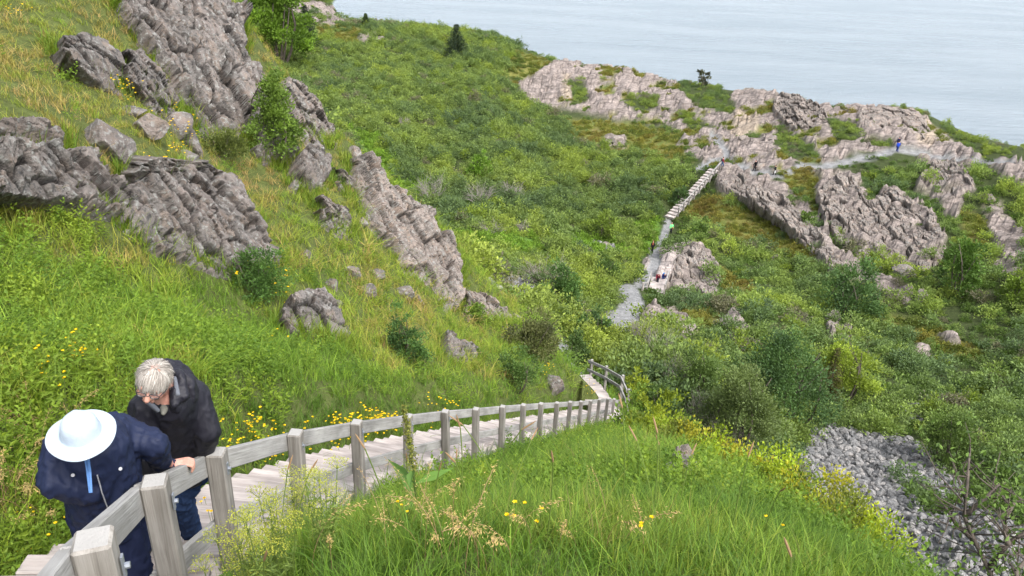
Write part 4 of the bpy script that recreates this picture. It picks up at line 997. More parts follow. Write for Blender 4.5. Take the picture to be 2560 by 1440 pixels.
for b_ in [
 (254,368,128,112,'angular grey boulder perched at the top of the slab outcrop',-0.1),
 (368,336,104,76,'rounded boulder in the dry grass above the slab outcrop',0.2),
 (434,326,100,80,'boulder at the head of the stepped ledge with grassy top',0.1),
 (474,366,62,84,'upright grey stone above the spill of yellow flowers',0.0),
 (470,398,44,40,'small grey stone under the upright stone',0.0),
 (330,284,74,26,'flat dark stone lying under yellow flowers',0.1),
 (118,372,70,50,'grey boulder wedged beside the pinkish ledge',0.1),
 (885,390,40,38,'squared pale block standing on the grassy brow by the thicket',0.4),
 (884,694,46,54,'pinkish boulder in dry grass below the long crag edge',0.4),
 (914,734,56,36,'low grey stone below the pinkish boulder',0.0),
 (944,692,50,36,'darker stone beside the pinkish boulder',0.1),
 (830,718,42,50,'tilted stone left of the pinkish boulder',0.1),
 (1016,744,66,50,'pair sized grey stone in the grass under the crag edge',0.0),
 (1046,758,34,34,'small grey stone right of the larger grass stone',0.0),
 (762,640,34,24,'grey stone beside the lower end of the slab outcrop',0.1),
 (905,560,40,28,'grey stone in the herbs above the dry grass',0.2),
 (1378,965,70,56,'dark brown rock beside the lower gravel path',-0.2),
 (1155,872,40,40,'brown round stone on the low hump of rock',0.3),
 (846,770,26,30,'small stone right of the wedge shaped rock',0.1),
 (1900,420,26,20,'lone grey boulder on the bare trail crossing',0.5),
 (1858,345,24,14,'boulder on the sandy patch of the headland',0.4),
 (1935,350,34,16,'long boulder on the headland rock beside the sand',0.4),
 (1936,648,34,22,'lone grey boulder in the mossy slope below the ridge',0.3),
 (1535,352,44,22,'pale boulder in the thicket below the headland rock',0.5),
 (2255,690,54,60,'large grey block fallen below the overhanging cliff',0.1),
 (2300,750,34,46,'tall narrow block under the fallen grey block',0.2),
 (2470,505,30,36,'pale boulder on the far right slope',0.5),
 (1512,612,30,18,'grey stones left of the trail in bright ferns',0.2),
]:
    boulder(*b_[:6])
# pointed stone in the right hand meadow, on a small heap
boulder(1702,1204,84,48,'flat grey stone half sunk in the grass under a pointed stone',0.0,4,depth=0.7,up=0.9)
boulder(1697,1200,46,50,'pointed pinkish stone propped on a flat grey stone in the meadow',0.7,4,ry=35,depth=0.6,up=1.45)
# ---- scree
def _scree_mat():
    g = NT('scree_rock'); P = g.coord(); rn = g.n('ObjectInfo').outputs['Random']; n = g.noise(P, 2.5, 5); c = g.ramp(rn, [(0.0, (0.13, 0.132, 0.135)), (0.6, (0.215, 0.213, 0.212)), (1.0, (0.31, 0.295, 0.285))])
    return g.done(g.pbsdf(g.mix(1.0, c, g.ramp(n, [(0.3, 0.7), (0.7, 1.25)]), 'MULTIPLY'), 0.92, 0.12, g.bump(n, 0.7, 0.2)))
SCREE_M = _scree_mat()
def scree():
    rng = np.random.default_rng(51)
    var = []; data = []
    for k in range(5):
        V, F, t = boulder_geo(rng, 2, 9, 0.04, (1, 0.75, 0.6)); o = mesh_np('scree_stone', V, F, [SCREE_M], False, link=False, attrs={'blocktone': t, 'crack': 0*t}); var.append(o)
    X, Y, Z = scatter(ZG['scree']*26.0, rng, R(1), 0.3); n = len(X); P = np.stack([X, Y, Z], -1); r = np.linalg.norm(P, axis=1)
    s = 0.085+0.27*rng.random(n)**3; px, py, _ = proj(P)
    P[:, 2] += s*0.15; rot = rng.random((n, 3))*np.array([1.2, 1.2, 6.28]); scl = np.repeat(s[:, None], 3, 1)
    size = s/r*(sample(VISM, X, Y) > 0)*((px > 1900) & (px < 2550) & (py > 1060) & (py < 1390)); od = np.argsort(-size)
    for q in od[:140]:
        o = bpy.data.objects.new('scree_stone', var[int(rng.integers(5))].data); COL.objects.link(o); o.location = P[q]; o.rotation_euler = rot[q]; o.scale = scl[q]
        tag(o, 'loose grey stone among many in the scree below the trees', 'stone', 'loose stones of the scree')
    q = od[140:]; cover('scree_stones', P[q], rot[q], scl[q], np.ones((len(q), 3)), var, rng)
scree()

def rim_grass():
    rng = np.random.default_rng(77); PX, PY = [], []
    for c in CRAGS:
        if c['rmax'] > 46: continue
        p = np.array(c['poly'], float); q = np.roll(p, -1, 0); cen = p.mean(0)
        for a, b in zip(p, q):
            L = np.hypot(*(b-a)); n = int(L/2.0); t = rng.random(n)[:, None]; m = a*(1-t)+b*t
            nrm = np.array([b[1]-a[1], -(b[0]-a[0])])/max(L, 1e-6)
            if nrm@(m.mean(0)-cen if n else nrm) < 0: nrm = -nrm
            if nrm[1] < -0.35: continue                       # only where the rock stands above the grass
            m = m+nrm*rng.uniform(-6, 16, (n, 1)); PX.append(m[:, 0]); PY.append(m[:, 1])
    px, py = np.concatenate(PX), np.concatenate(PY); P = hit(px, py, 4); P = P[np.isfinite(P[:, 0])]; r = np.linalg.norm(P, axis=1); P = P[r < 42]; r = r[r < 42]; n = len(P)
    var = [source('grass_tuft', blades(20, 0.40, 0.010, 0.10, 0.6, rng), [M_GRASS]) for _ in range(4)]; t = np.clip(.45+.25*rng.normal(size=n), 0, 1)
    tint = ramp_cols(t, [(0.095, 0.185, 0.024), (0.150, 0.250, 0.030), (0.205, 0.275, 0.038), (0.255, 0.235, 0.068)]); s = (.6+.6*rng.random(n)); w = np.clip(.9+r*.035, 1, 2)
    cover('rim_grass', P-np.array([0, 0, .03]), np.stack([rng.normal(size=n)*.15, rng.normal(size=n)*.15, rng.random(n)*6.28], 1), np.stack([s*w, s*w, s*1.1], 1), tint, var, rng)
rim_grass()
# ================================================================ stairs and handrails
def wood_mat(name, a, b, top=None):
    g = NT(name); P = g.coord('Object'); av = g.attr('grain', out='Vector')
    n1 = g.noise(g.mapping(av, (1.2, 26, 26)), 1.0, 5, 0.65, 0.6); n2 = g.noise(g.mapping(av, (1.4, 3, 3)), 1.0, 4); n3 = g.noise(g.mapping(av, (3, 90, 90)), 1.0, 3)
    c = g.mix(g.ramp(n1, [(0.28, 0), (0.72, 1)]), a, b); c = g.mix(g.ramp(n3, [(0.58, 0), (0.75, 0.6)]), c, tuple(0.45*x for x in a))
    c = g.mix(1.0, c, g.ramp(n2, [(0.3, 0.55), (0.7, 1.2)]), 'MULTIPLY')
    if top:
        nz = g.n('SeparateXYZ'); g.set(nz.inputs[0], g.n('NewGeometry').outputs['Normal']); c = g.mix(g.ramp(nz.outputs['Z'], [(0.75, 0), (0.95, 0.8)]), c, top)
    h = g.math('ADD', g.math('MULTIPLY', n1, 0.6), g.math('MULTIPLY', n3, 0.5))
    return g.done(g.pbsdf(c, 0.88, 0.15, g.bump(h, 0.6, 0.012)))
W_POST = wood_mat('weathered_timber', (0.165, 0.150, 0.132), (0.325, 0.310, 0.288), (0.33, 0.325, 0.315))
W_RAIL = wood_mat('weathered_rail', (0.26, 0.25, 0.235), (0.40, 0.395, 0.385))
W_TREAD = wood_mat('weathered_tread', (0.34, 0.295, 0.275), (0.50, 0.455, 0.435))
g_ = NT('galvanised_metal'); M_METAL = g_.done(g_.pbsdf((0.32, 0.35, 0.40), 0.45, 0.5, Metallic=0.6))
def beam(name, a, b, w, h, mat, parent, up=(0, 0, 1), bev=0.008, jitter=0):
    """rectangular timber from a to b (w across, h along up)"""
    a, b, up = [np.asarray(q, float) for q in (a, b, up)]; d = b-a; L = np.linalg.norm(d); d /= L
    s = np.cross(d, up); s /= np.linalg.norm(s); u = np.cross(s, d); c = (a+b)/2
    mb = MB(); mb.box(c, d*L/2, s*w/2, u*h/2, 0, bev); V = np.concatenate(mb.V)-c
    gr = np.stack([V@d, V@s, V@u], 1)+random.random()*40
    mb.V = [V+c*0]; o = mb.build(name, mat, parent, attrs={'grain': gr}); o.location = c
    return o
def side(s):
    d = stair_dir(s); return np.array([-d[1], d[0], 0.0])
def main_fence():
    base = POST_TOP[1]-np.array([0, 0, RAIL_H]); root = empty('wooden_handrail', base)
    tag(root, 'long weathered timber handrail with square posts running down beside the stairs', 'handrail')
    def loc(o): o.location = Vector(o.location)-root.location; return o
    for i, p in enumerate(POST_TOP):
        s = _sl[i]; d = stair_dir(s); dn = np.array([d[0], d[1], 0]); n = side(s); lean = np.array([random.gauss(0, 0.008), random.gauss(0, 0.008), 0])
        if i > 13: lean += -0.05*CR*np.array([1, 1, 0])*(i-13)/6
        top = p; bot = p-np.array([0, 0, 1.6])+lean*1.5
        o = loc(beam('post', bot, top, 0.118, 0.118, W_POST, root, up=dn, bev=0.010))
        if 0 < i < 8:                                    # bolt head and strap on the outer side
            m = MB(); q = np.array([0, 0, 0])-n*0.064
            m.box(q, dn*0.012, n*0.004, np.array([0, 0, 0.045]), 0, 0); m.tube([q-n*0.002, q-n*0.02], 0.012, 8)
            b = m.build('bolt', M_METAL, o); b.location = Vector(np.array([0, 0, 0.66]))
            if False: pass
    for i in range(len(POST_TOP)-1):
        s0, s1 = _sl[i], _sl[i+1]; n0, n1 = side((s0+s1)/2), side((s0+s1)/2)
        d = POST_TOP[i+1]-POST_TOP[i]; d /= np.linalg.norm(d)
        for nm, dz, h, w in (('top_rail', 0.115, 0.15, 0.052), ('lower_rail', 0.66, 0.13, 0.045)):
            a = POST_TOP[i]+n0*(0.062+w/2)-np.array([0, 0, dz]); b = POST_TOP[i+1]+n1*(0.062+w/2)-np.array([0, 0, dz])
            loc(beam(nm, a+d*0.004, b-d*0.004, w, h, W_RAIL, root, bev=0.006))
    return root
main_fence()
def flight(name, label, pts, width, run, mat, maxn=98, thick=0.055, stringer=True, jit=0.015, group=None):
    """treads stepping down a centre line; pts upper edge to lower edge"""
    pts = np.asarray(pts, float); s = along(pts); root = empty(name, pts[0]); tag(root, label, 'stairs', group)
    n = min(int(s[-1]/run), maxn); 
    for k in range(n):
        q = (k+0.5)*run*s[-1]/(n*run); c = np.array([np.interp(q, s, pts[:, j]) for j in range(3)])
        e = np.array([np.interp(min(q+0.4, s[-1]), s, pts[:, j]) for j in range(3)])-np.array([np.interp(max(q-0.4, 0), s, pts[:, j]) for j in range(3)])
        d = np.array([e[0], e[1], 0]); d /= np.linalg.norm(d); w = np.array([-d[1], d[0], 0])
        drop = abs(e[2])/np.hypot(e[0], e[1])*run
        mb = MB(); jy = random.gauss(0, jit); tw = random.gauss(0, jit*0.8); ww = width/2*(1+random.gauss(0, 0.015))
        d2 = d*math.cos(tw)+w*math.sin(tw); w2 = np.array([-d2[1], d2[0], 0])
        gap = 0.006; hw = (run*0.62-gap)/2
        for sgn in (-1, 1):                              # two boards make a tread
            mb.box(d2*(sgn*(hw+gap/2))+w2*jy, d2*hw, w2*ww, np.array([0, 0, thick/2])+d2*0.0, 0, 0.008); tz_ = random.gauss(0, .010); mb.V[-1] = mb.V[-1]+np.outer((mb.V[-1]@w2)/ww, [0, 0, tz_])+np.outer((mb.V[-1]@d2)/hw, [0, 0, random.gauss(-.008, .006)])
        mb.box(-d2*0+d2*(run*0.5)+np.array([0, 0, -drop/2-0.01])+w2*jy, d2*0.02, w2*(ww-0.02), np.array([0, 0, drop/2]), 0, 0)
        V = np.concatenate(mb.V); gr = np.stack([V@w2, V@d2, V[:, 2]], 1)+random.random()*50; mb.V = [V]
        o = mb.build('tread', mat, root, attrs={'grain': gr}); o.location = Vector(c-pts[0])
    if stringer:
        for sg in (-1, 1):
            for i in range(len(pts)-1):
                e = pts[i+1]-pts[i]; d = e/np.linalg.norm(e); w = np.array([-d[1], d[0], 0]); w /= np.linalg.norm(w)
                a = pts[i]+w*sg*(width/2-0.06)-np.array([0, 0, 0.16]); b = pts[i+1]+w*sg*(width/2-0.06)-np.array([0, 0, 0.16])
                o = beam('stringer', a, b, 0.06 if width < 1.5 else 0.16, 0.22 if width < 1.5 else 0.30, W_RAIL, root, bev=0.0); o.location = Vector(o.location)-root.location
    return root
_cl = []
for s_ in np.linspace(0.3, _sl[-1], 26):
    _cl.append(stair_pt(s_)+side(s_)*(0.14+ST_W/2)-np.array([0, 0, RAIL_H]))
flight('wooden_stairs', 'long straight flight of pale weathered wooden steps beside the handrail', _cl, ST_W, 0.31, W_TREAD, 98)
flight('wooden_stairs', 'short curved flight of pale steps below the long flight', LOW, 1.25, 0.36, W_TREAD, 30)
def rail_run(label, tops, h, rails, post_w=0.13, group=None, shift=0.0, pm=None):
    tops = [np.asarray(t, float) for t in tops]; root = empty('wooden_handrail', tops[0]-np.array([0, 0, h])); tag(root, label, 'handrail', group)
    for i, t in enumerate(tops):
        d = tops[min(i+1, len(tops)-1)]-tops[max(i-1, 0)]; d = np.array([d[0], d[1], 0]); d /= np.linalg.norm(d)
        o = beam('post', t-np.array([0, 0, h+0.3]), t, post_w, post_w, pm or W_POST, root, up=d, bev=0.01); o.location = Vector(o.location)-root.location
    for nm, dz, hh, w in rails:
        for i in range(len(tops)-1):
            d = tops[i+1]-tops[i]; d /= np.linalg.norm(d); n = np.array([d[1], -d[0], 0]); n /= np.linalg.norm(n); q = n*shift*(post_w/2+w/2+0.002)
            ext = d*0.25 if i == 0 else 0
            o = beam(nm, tops[i]+q-np.array([0, 0, dz])-ext, tops[i+1]+q-np.array([0, 0, dz]), w, hh, W_RAIL, root, bev=0.006); o.location = Vector(o.location)-root.location
    return root
rail_run('short pale handrail bending round the foot of the long flight', [at(1480,899,43.5), at(1517,915,41.5), at(1558,938,39.2), at(1574,973,37.0)], 1.3, [('top_rail', 0.12, 0.15, 0.07), ('lower_rail', 0.66, 0.15, 0.07)], shift=1)
# ---- far stairs up to the headland
def far_stairs():
    a = hit([1783], [436], 60)[0]; b = hit([1672], [548], 60)[0]; a = a+np.array([0, 0, 0.9]); b = b+np.array([0, 0, 0.25])
    flight('wooden_stairs', 'distant white flight of wooden steps climbing to the headland', [a, b], 1.4, np.hypot(*(a-b)[:2])/18, W_TREAD, 18, thick=0.12, jit=0.0)
    d = (b-a); w = np.array([d[1], -d[0], 0]); w /= np.linalg.norm(w)
    if w@CR < 0: w = -w
    rail_run('rail of thin grey posts along the distant white steps', [a+d*t+w*0.95+np.array([0, 0, 1.25]) for t in np.linspace(0.0, 0.93, 9)], 1.15, [('top_rail', 0.04, 0.14, 0.10)], 0.17)
    m = hit([1648], [703], 60)[0]; n = hit([1638], [733], 60)[0]; m = m+np.array([0, 0, 0.35]); n = n+np.array([0, 0, 0.2])
    flight('wooden_stairs', 'few pale steps between the rock bluff and the gravel patch', [m, n], 1.7, np.hypot(*(m-n)[:2])/7, W_TREAD, 7, thick=0.1, jit=0)
    d = n-m; w = np.array([d[1], -d[0], 0]); w /= np.linalg.norm(w)
    if w@CR < 0: w = -w
    rail_run('pale rail on the bluff side of the few steps', [m+d*t+w*0.95+np.array([0, 0, 1.05]) for t in (0.0, 0.5, 1.0)], 1.1, [('top_rail', 0.06, 0.16, 0.10)], 0.17, pm=W_TREAD)
    e = hit([1606], [727], 60)[0]
    rail_run('pale rail turning the corner at the foot of the few steps', [m+d*0.25-w*0.95+np.array([0, 0, 1.05]), n-w*0.95+np.array([0, 0, 1.0]), e+np.array([0, 0, 1.0])], 1.1, [('top_rail', 0.06, 0.16, 0.10), ('lower_rail', 0.55, 0.14, 0.08)], 0.17, pm=W_TREAD)
far_stairs()
# ================================================================ people
def fabric(name, col, rough=0.7, spec=0.2, weave=900, var=0.18):
    g = NT(name); P = g.coord(); n = g.noise(P, 9.0, 4); f = g.noise(P, weave, 2)
    c = g.mix(n, tuple(x*(1-var) for x in col), tuple(x*(1+var) for x in col))
    return g.done(g.pbsdf(c, rough, spec, g.bump(g.math('ADD', g.math('MULTIPLY', n, 0.5), g.math('MULTIPLY', f, 0.15)), 0.35, 0.01)))
def skin_mat(name, a, b):
    g = NT(name); n = g.noise(g.coord(), 16.0, 3); return g.done(g.pbsdf(g.mix(g.ramp(n, [(0.4, 0), (0.65, 1)]), a, b), 0.5, 0.35))
M_SKIN = skin_mat('skin', (0.46, 0.25, 0.19), (0.55, 0.27, 0.215))
def cap(a, b, ra, rb=None, sub=3, sq=None):
    """tapered capsule; sq = (axis, factor) flattens it along an axis"""
    a, b = np.asarray(a, float), np.asarray(b, float); rb = ra if rb is None else rb
    V, F = _ICO[sub]; u = b-a; L = np.linalg.norm(u)
    if L < 1e-6: u = np.array([0, 0, 1.0])
    else: u = u/L
    t = V@u; off = V.copy()
    if sq is not None:
        ax = np.asarray(sq[0], float); ax = ax/np.linalg.norm(ax); off = V-np.outer(V@ax, ax)*(1-sq[1])
    return np.where((t > 0)[:, None], b+off*rb, a+off*ra), F
def ell(c, radii, M=None, sub=3):
    V, F = _ICO[sub]; W = V*np.asarray(radii)
    if M is not None: W = W@np.asarray(M)
    return W+np.asarray(c, float), F
def fuse(name, pieces, voxel, mats, parent, smooth_it=6, fold=None, origin=(0, 0, 0), cut=None, subs=0):
    """one continuous surface grown over overlapping tapered limbs"""
    mb = MB()
    for V, F in pieces: mb.add(V, F)
    V = np.concatenate(mb.V); F = np.concatenate(mb.F[3]); o = mesh_np(name, V, F, [], True)
    md = o.modifiers.new('r', 'REMESH'); md.mode = 'VOXEL'; md.voxel_size = voxel
    if smooth_it: sm = o.modifiers.new('s', 'SMOOTH'); sm.iterations = smooth_it; sm.factor = 0.5
    dg = bpy.context.evaluated_depsgraph_get(); me = bpy.data.meshes.new_from_object(o.evaluated_get(dg)); old = o.data; o.modifiers.clear(); o.data = me; bpy.data.meshes.remove(old)
    n = len(me.vertices); co = np.empty(n*3, np.float32); me.vertices.foreach_get('co', co); co = co.reshape(-1, 3).astype(float)
    if fold:
        no = np.empty(n*3, np.float32); me.vertices.foreach_get('normal', no); no = no.reshape(-1, 3); co = co+no*fold(co)[:, None]
    co = co-np.asarray(origin, float); me.vertices.foreach_set('co', co.astype(np.float32).ravel()); me.update()
    me.polygons.foreach_set('use_smooth', np.ones(len(me.polygons), bool))
    me.materials.clear(); me.materials.append(mats)
    if cut is not None:
        bm = bmesh.new(); bm.from_mesh(me); bmesh.ops.delete(bm, geom=[v for v in bm.verts if cut(np.array(v.co)+np.asarray(origin))], context='VERTS'); bm.to_mesh(me); bm.free()
    me.name = name; o.parent = parent; return o
def chain(pts, rads): return [cap(pts[i], pts[i+1], rads[i], rads[i+1]) for i in range(len(pts)-1)]
def unit(v): v = np.asarray(v, float); return v/np.linalg.norm(v)
def head_pieces(c, fwd, up, hs=1.0):
    y = unit(fwd); z = unit(np.asarray(up)-y*(np.asarray(up)@y)); x = np.cross(y, z); M = np.stack([x, y, z])
    p = lambda a: np.asarray(c)+np.asarray(a, float)@M
    S = [ell(p((0, -.012, .030)), (.074, .094, .088), M, 4), ell(p((0, .028, -.045)), (.057, .062, .062), M), ell(p((0, .066, -.088)), (.026, .024, .022), M),
         cap(p((0, .086, .016)), p((0, .114, -.026)), .010, .016), cap(p((-.017, .094, -.030)), p((.017, .094, -.030)), .012), cap(p((-.038, .076, .030)), p((.038, .076, .030)), .016),
         cap(p((-.042, .060, -.022)), p((-.040, .058, -.03)), .028), cap(p((.042, .060, -.022)), p((.040, .058, -.03)), .028),
         cap(p((-.022, .088, -.056)), p((.022, .088, -.056)), .009), cap(p((-.020, .084, -.068)), p((.020, .084, -.068)), .010),
         ell(p((-.079, -.008, -.002)), (.011, .022, .034), M), ell(p((.079, -.008, -.002)), (.011, .022, .034), M)]
    S = [((V-np.asarray(c))*hs+np.asarray(c), F) for V, F in S]
    return S, (lambda a: np.asarray(c)+hs*np.asarray(a, float)@M), M
def folds(seed, amp=0.008, s=0.11):
    def f(co):
        q = co/np.array([s*0.8, s*0.8, s*1.4]); a = 1-np.abs(fbm(q+seed, 3, seed)); b = 1-np.abs(fbm(co/np.array([s*.35, s*.35, s*.9])+seed*2, 2, seed+5)); return amp*(a**3*2.2-1.3)+amp*0.7*(b**4*1.6-.7)+amp*0.35*fbm(co/0.03, 2, seed+3)
    return f
def hand_pieces(w, palm_c, along_v, finger_v, down_v, thumb_v, curl=0.9, s=1.0):
    """hand closing over an edge: four unequal fingers bent at two knuckles, thumb leaving the side of the palm"""
    S = chain([w, palm_c-unit(finger_v)*0.015*s], [.027*s, .026*s]); a = unit(along_v); f = unit(finger_v); d = unit(down_v)
    for k, ln in zip((-1.5, -0.5, 0.5, 1.5), (.90, 1.0, .95, .78)):
        b = palm_c+a*k*.0205*s+f*.030*s; S.append(cap(palm_c+a*k*.014*s-f*.02*s, b, .0145*s, .0115*s))
        p1 = b+(f*0.85+d*0.45)*.036*ln*s; p2 = p1+(f*(0.35-0.5*curl)+d)*.024*ln*s*1.0; p3 = p2+(d-f*0.55*curl)*.019*ln*s
        S += [cap(b, p1, .0105*s, .0095*s), cap(p1, p2, .0095*s, .0088*s), cap(p2, p3, .0088*s, .0078*s)]
    t0 = palm_c+a*1.6*.014*s*np.sign(thumb_v@a)-f*.022*s; t1 = t0+unit(thumb_v)*.034*s; t2 = t1+unit(unit(thumb_v)*0.5+f*0.5+d*0.6)*.030*s
    S += [cap(t0, t1, .015*s, .012*s), cap(t1, t2, .012*s, .0098*s)]
    return S
def shoe(ank, fwd, s=1.0):
    f = unit([fwd[0], fwd[1], 0]); a = np.asarray(ank, float); z = np.array([0, 0, 1.0])
    return [cap(a-z*.035-f*.045, a-z*.045+f*.10, .042*s, .046*s, sq=(z, 0.8)), cap(a-z*.045+f*.10, a-z*.052+f*.165, .046*s, .036*s, sq=(z, 0.75)), cap(a-z*.01, a+z*.05, .046*s, .05*s)]

def hiker_hat():
    d0 = stair_dir(2.5); dn = np.array([d0[0], d0[1], 0]); sd = side(2.5); facing = -dn        # walks uphill towards the viewpoint
    foot = np.array([-2.15, 3.45, 0]); ss, off = stair_coords(foot[:1], foot[1:2]); tz = float(np.interp(ss, _sl, POST_TOP[:, 2])[0]-RAIL_H)
    root = empty('person', (foot[0], foot[1], tz)); tag(root, 'stooping hiker in navy jacket and pale wide brimmed sun hat gripping the rail', 'person'); O = (foot[0], foot[1], tz)
    hat_c = at(203, 1083, 4.28); neck = at(236, 1108, 4.66); shR = at(158, 1118, 4.70); shL = at(314, 1082, 4.86)
    elR = at(138, 1205, 4.66); wrR = at(218, 1236, 4.70); pel = at(264, 1268, 5.08); hipR = at(228, 1285, 5.10); hipL = at(302, 1285, 5.06)
    rp = stair_pt(3.04)+sd*0.09-np.array([0, 0, .040]); wrL = rp+sd*.075-dn*0.035+np.array([0, 0, .045]); elL = at(384, 1112, 4.80)
    knR = at(238, 1375, 5.32); knL = at(330, 1378, 5.16)
    s_, o_ = stair_coords(np.array([-2.30, -2.02]), np.array([3.62, 3.30])); tt = np.interp(s_, _sl, POST_TOP[:, 2])-RAIL_H
    anR = np.array([-2.30, 3.62, tt[0]+.10]); anL = np.array([-2.02, 3.30, tt[1]+.10]); head = hat_c+np.array([0, -0.0, -.025])-facing*0.03
    # body
    S, p, M = head_pieces(head, facing*0.98+np.array([0, 0, -.35]), np.array([0, 0, 1.0])+facing*.2, .88)
    S += [cap(head-np.array([0, 0, .06])-facing*.03, neck, .055, .065)]
    S += chain([neck, (neck+pel)/2, pel], [.12, .13, .13])+chain([shR, elR, wrR], [.055, .042, .032])+chain([shL, elL, wrL], [.055, .042, .030])+[cap(shR, shL, .07)]
    S += chain([hipR, knR, anR], [.085, .06, .042])+chain([hipL, knL, anL], [.085, .06, .042])
    S += hand_pieces(wrL, rp+sd*.006+np.array([0, 0, .028]), dn, -sd, np.array([0, 0, -1.0]), -dn+np.array([0, 0, -.2]), 0.7)
    fuse('body', S, 0.0048, M_SKIN, root, 3, origin=O)
    # jacket
    nv = fabric('navy_jacket_cloth', (0.011, 0.017, 0.046), 0.62, 0.25); dk = fabric('dark_trouser_cloth', (0.012, 0.017, 0.045), 0.8, 0.15)
    mid = (neck+pel)/2; w = unit(shL-shR)
    J = [cap(shR+w*.02, shL-w*.02, .105, .105), cap(neck-np.array([0, 0, .02]), mid, .17, .185)]+[cap(shR+w*.075, hipR+w*.03+np.array([0, 0, -.03]), .125, .14), cap(shL-w*.075, hipL-w*.03+np.array([0, 0, -.03]), .125, .14), cap(mid, pel, .19, .18)]
    J += chain([shR, elR, wrR], [.095, .078, .066])+chain([shL, elL, wrL+sd*.03], [.095, .076, .054])+[cap(wrL+sd*.035, wrL+sd*.012, .056, .05)]
    J += [cap(neck-facing*.02+np.array([0, 0, .03]), neck-facing*.05+np.array([0, 0, .03]), .105)]                     # collar
    jk = fuse('jacket', J, 0.011, nv, root, 5, folds(3, 0.0085, .13), O)
    T = chain([hipR+np.array([0, 0, .04]), knR, anR+np.array([0, 0, .02])], [.125, .095, .075])+chain([hipL+np.array([0, 0, .04]), knL, anL+np.array([0, 0, .02])], [.125, .095, .075])+[cap(hipR, hipL, .13)]
    fuse('trousers', T, 0.011, dk, root, 6, folds(7, 0.008), O)
    bt = fabric('dark_leather', (0.02, 0.018, 0.016), 0.5, 0.4)
    for an in (anL, anR): fuse('shoe', shoe(an, facing), 0.009, bt, root, 4, None, O)
    # zip and pocket flaps on the jacket front
    fr = unit(facing+np.array([0, 0, 0.35])); zm = NT('zip'); zmat = zm.done(zm.pbsdf((0.33, 0.34, 0.36), 0.4, 0.5)); mb = MB()
    V = np.array([v.co[:] for v in jk.data.vertices])+np.array(O)
    def surf(px, py):
        d = ray(px, py); t = V@d; q = np.linalg.norm(V-t[:, None]*d, axis=1); m = np.nonzero(q < 0.016)[0]; k = m[np.argmin(t[m])]; return d*(t[k]-.003)
    mb.tube([surf(*q)-np.array(O) for q in ((243, 1188), (250, 1212), (255, 1232), (264, 1256), (271, 1274))], .0035, 5)
    mb.build('zip', zmat, jk)
    fl = MB()
    for q in ((301, 1172), (182, 1188)):
        c = surf(*q)-np.array(O); fl.tube([c, c+unit(ray(*q))*-.006], .009, 8)
    fl.build('snap_button', zmat, jk)
    # hat: brim, crown with band, cord
    ax = unit(np.array([0, 0, 1.0])+facing*.24+CR*.05); xx = unit(np.cross(ax, facing)); yy = np.cross(ax, xx); V = []; prof = []
    prof = [(.0, .118), (.045, .117), (.075, .109), (.090, .092), (.098, .060), (.103, .030), (.106, .016), (.108, .006), (.116, .002)]+[(.118+.062*i/14, .002-.010*i/14+(.0026 if i % 2 else 0)) for i in range(15)]+[(.179, -.013), (.176, -.017), (.112, -.004)]
    n = 72
    for r_, h_ in prof:
        for k in range(n):
            a = 2*math.pi*k/n; wv = 0.010*math.sin(2*a+0.6)*sstep(.11, .19, r_)+0.003*math.sin(5*a)*sstep(.1, .19, r_); dent = -0.012*math.exp(-((math.cos(a-1.2)*r_-.03)**2+(math.sin(a-1.2)*r_)**2)/.0012) if r_ < .09 else 0
            dent += 0.004*math.sin(3*a+1)*(0.02 < h_ < .115)
            dent = (0.004*math.sin(3*a+1)+0.004*math.sin(7*a+h_*60)*math.sin(h_*70))*(0.02 < h_ < .115)-0.012*max(0, 1-r_/.05)*math.cos(a)**2
            V.append(hat_c+.83*(xx*math.cos(a)*r_+yy*math.sin(a)*r_*1.05+ax*(h_+wv+dent)))
    F = [[i*n+k, i*n+(k+1) % n, (i+1)*n+(k+1) % n, (i+1)*n+k] for i in range(len(prof)-1) for k in range(n)]
    g = NT('pale_hat_cotton'); hm = g.done(g.pbsdf(g.mix(g.noise(g.coord(), 30, 4), (0.34, 0.405, 0.47), (0.42, 0.485, 0.55)), 0.85, 0.15, g.bump(g.noise(g.coord(), 40, 4), 0.4, 0.01)))
    hat = mesh_np('hat', np.array(V)-np.array(O), np.array(F), [hm], True, root)
    bl = fabric('blue_cord', (0.08, 0.18, 0.40), 0.6); mb = MB()
    a0 = at(216, 1138, 4.33); a1 = at(222, 1180, 4.36); a2 = at(227, 1232, 4.34)
    for dx in (-.007, .007): mb.tube([a0-np.array(O)+CR*dx, a1-np.array(O)+CR*dx*.8, a2-np.array(O)+CR*dx*.3], .0065, 6)
    mb.build('chin_cord', bl, hat)
    # tuft of grey hair under the brim is hidden by the hat; nothing more is seen
hiker_hat()

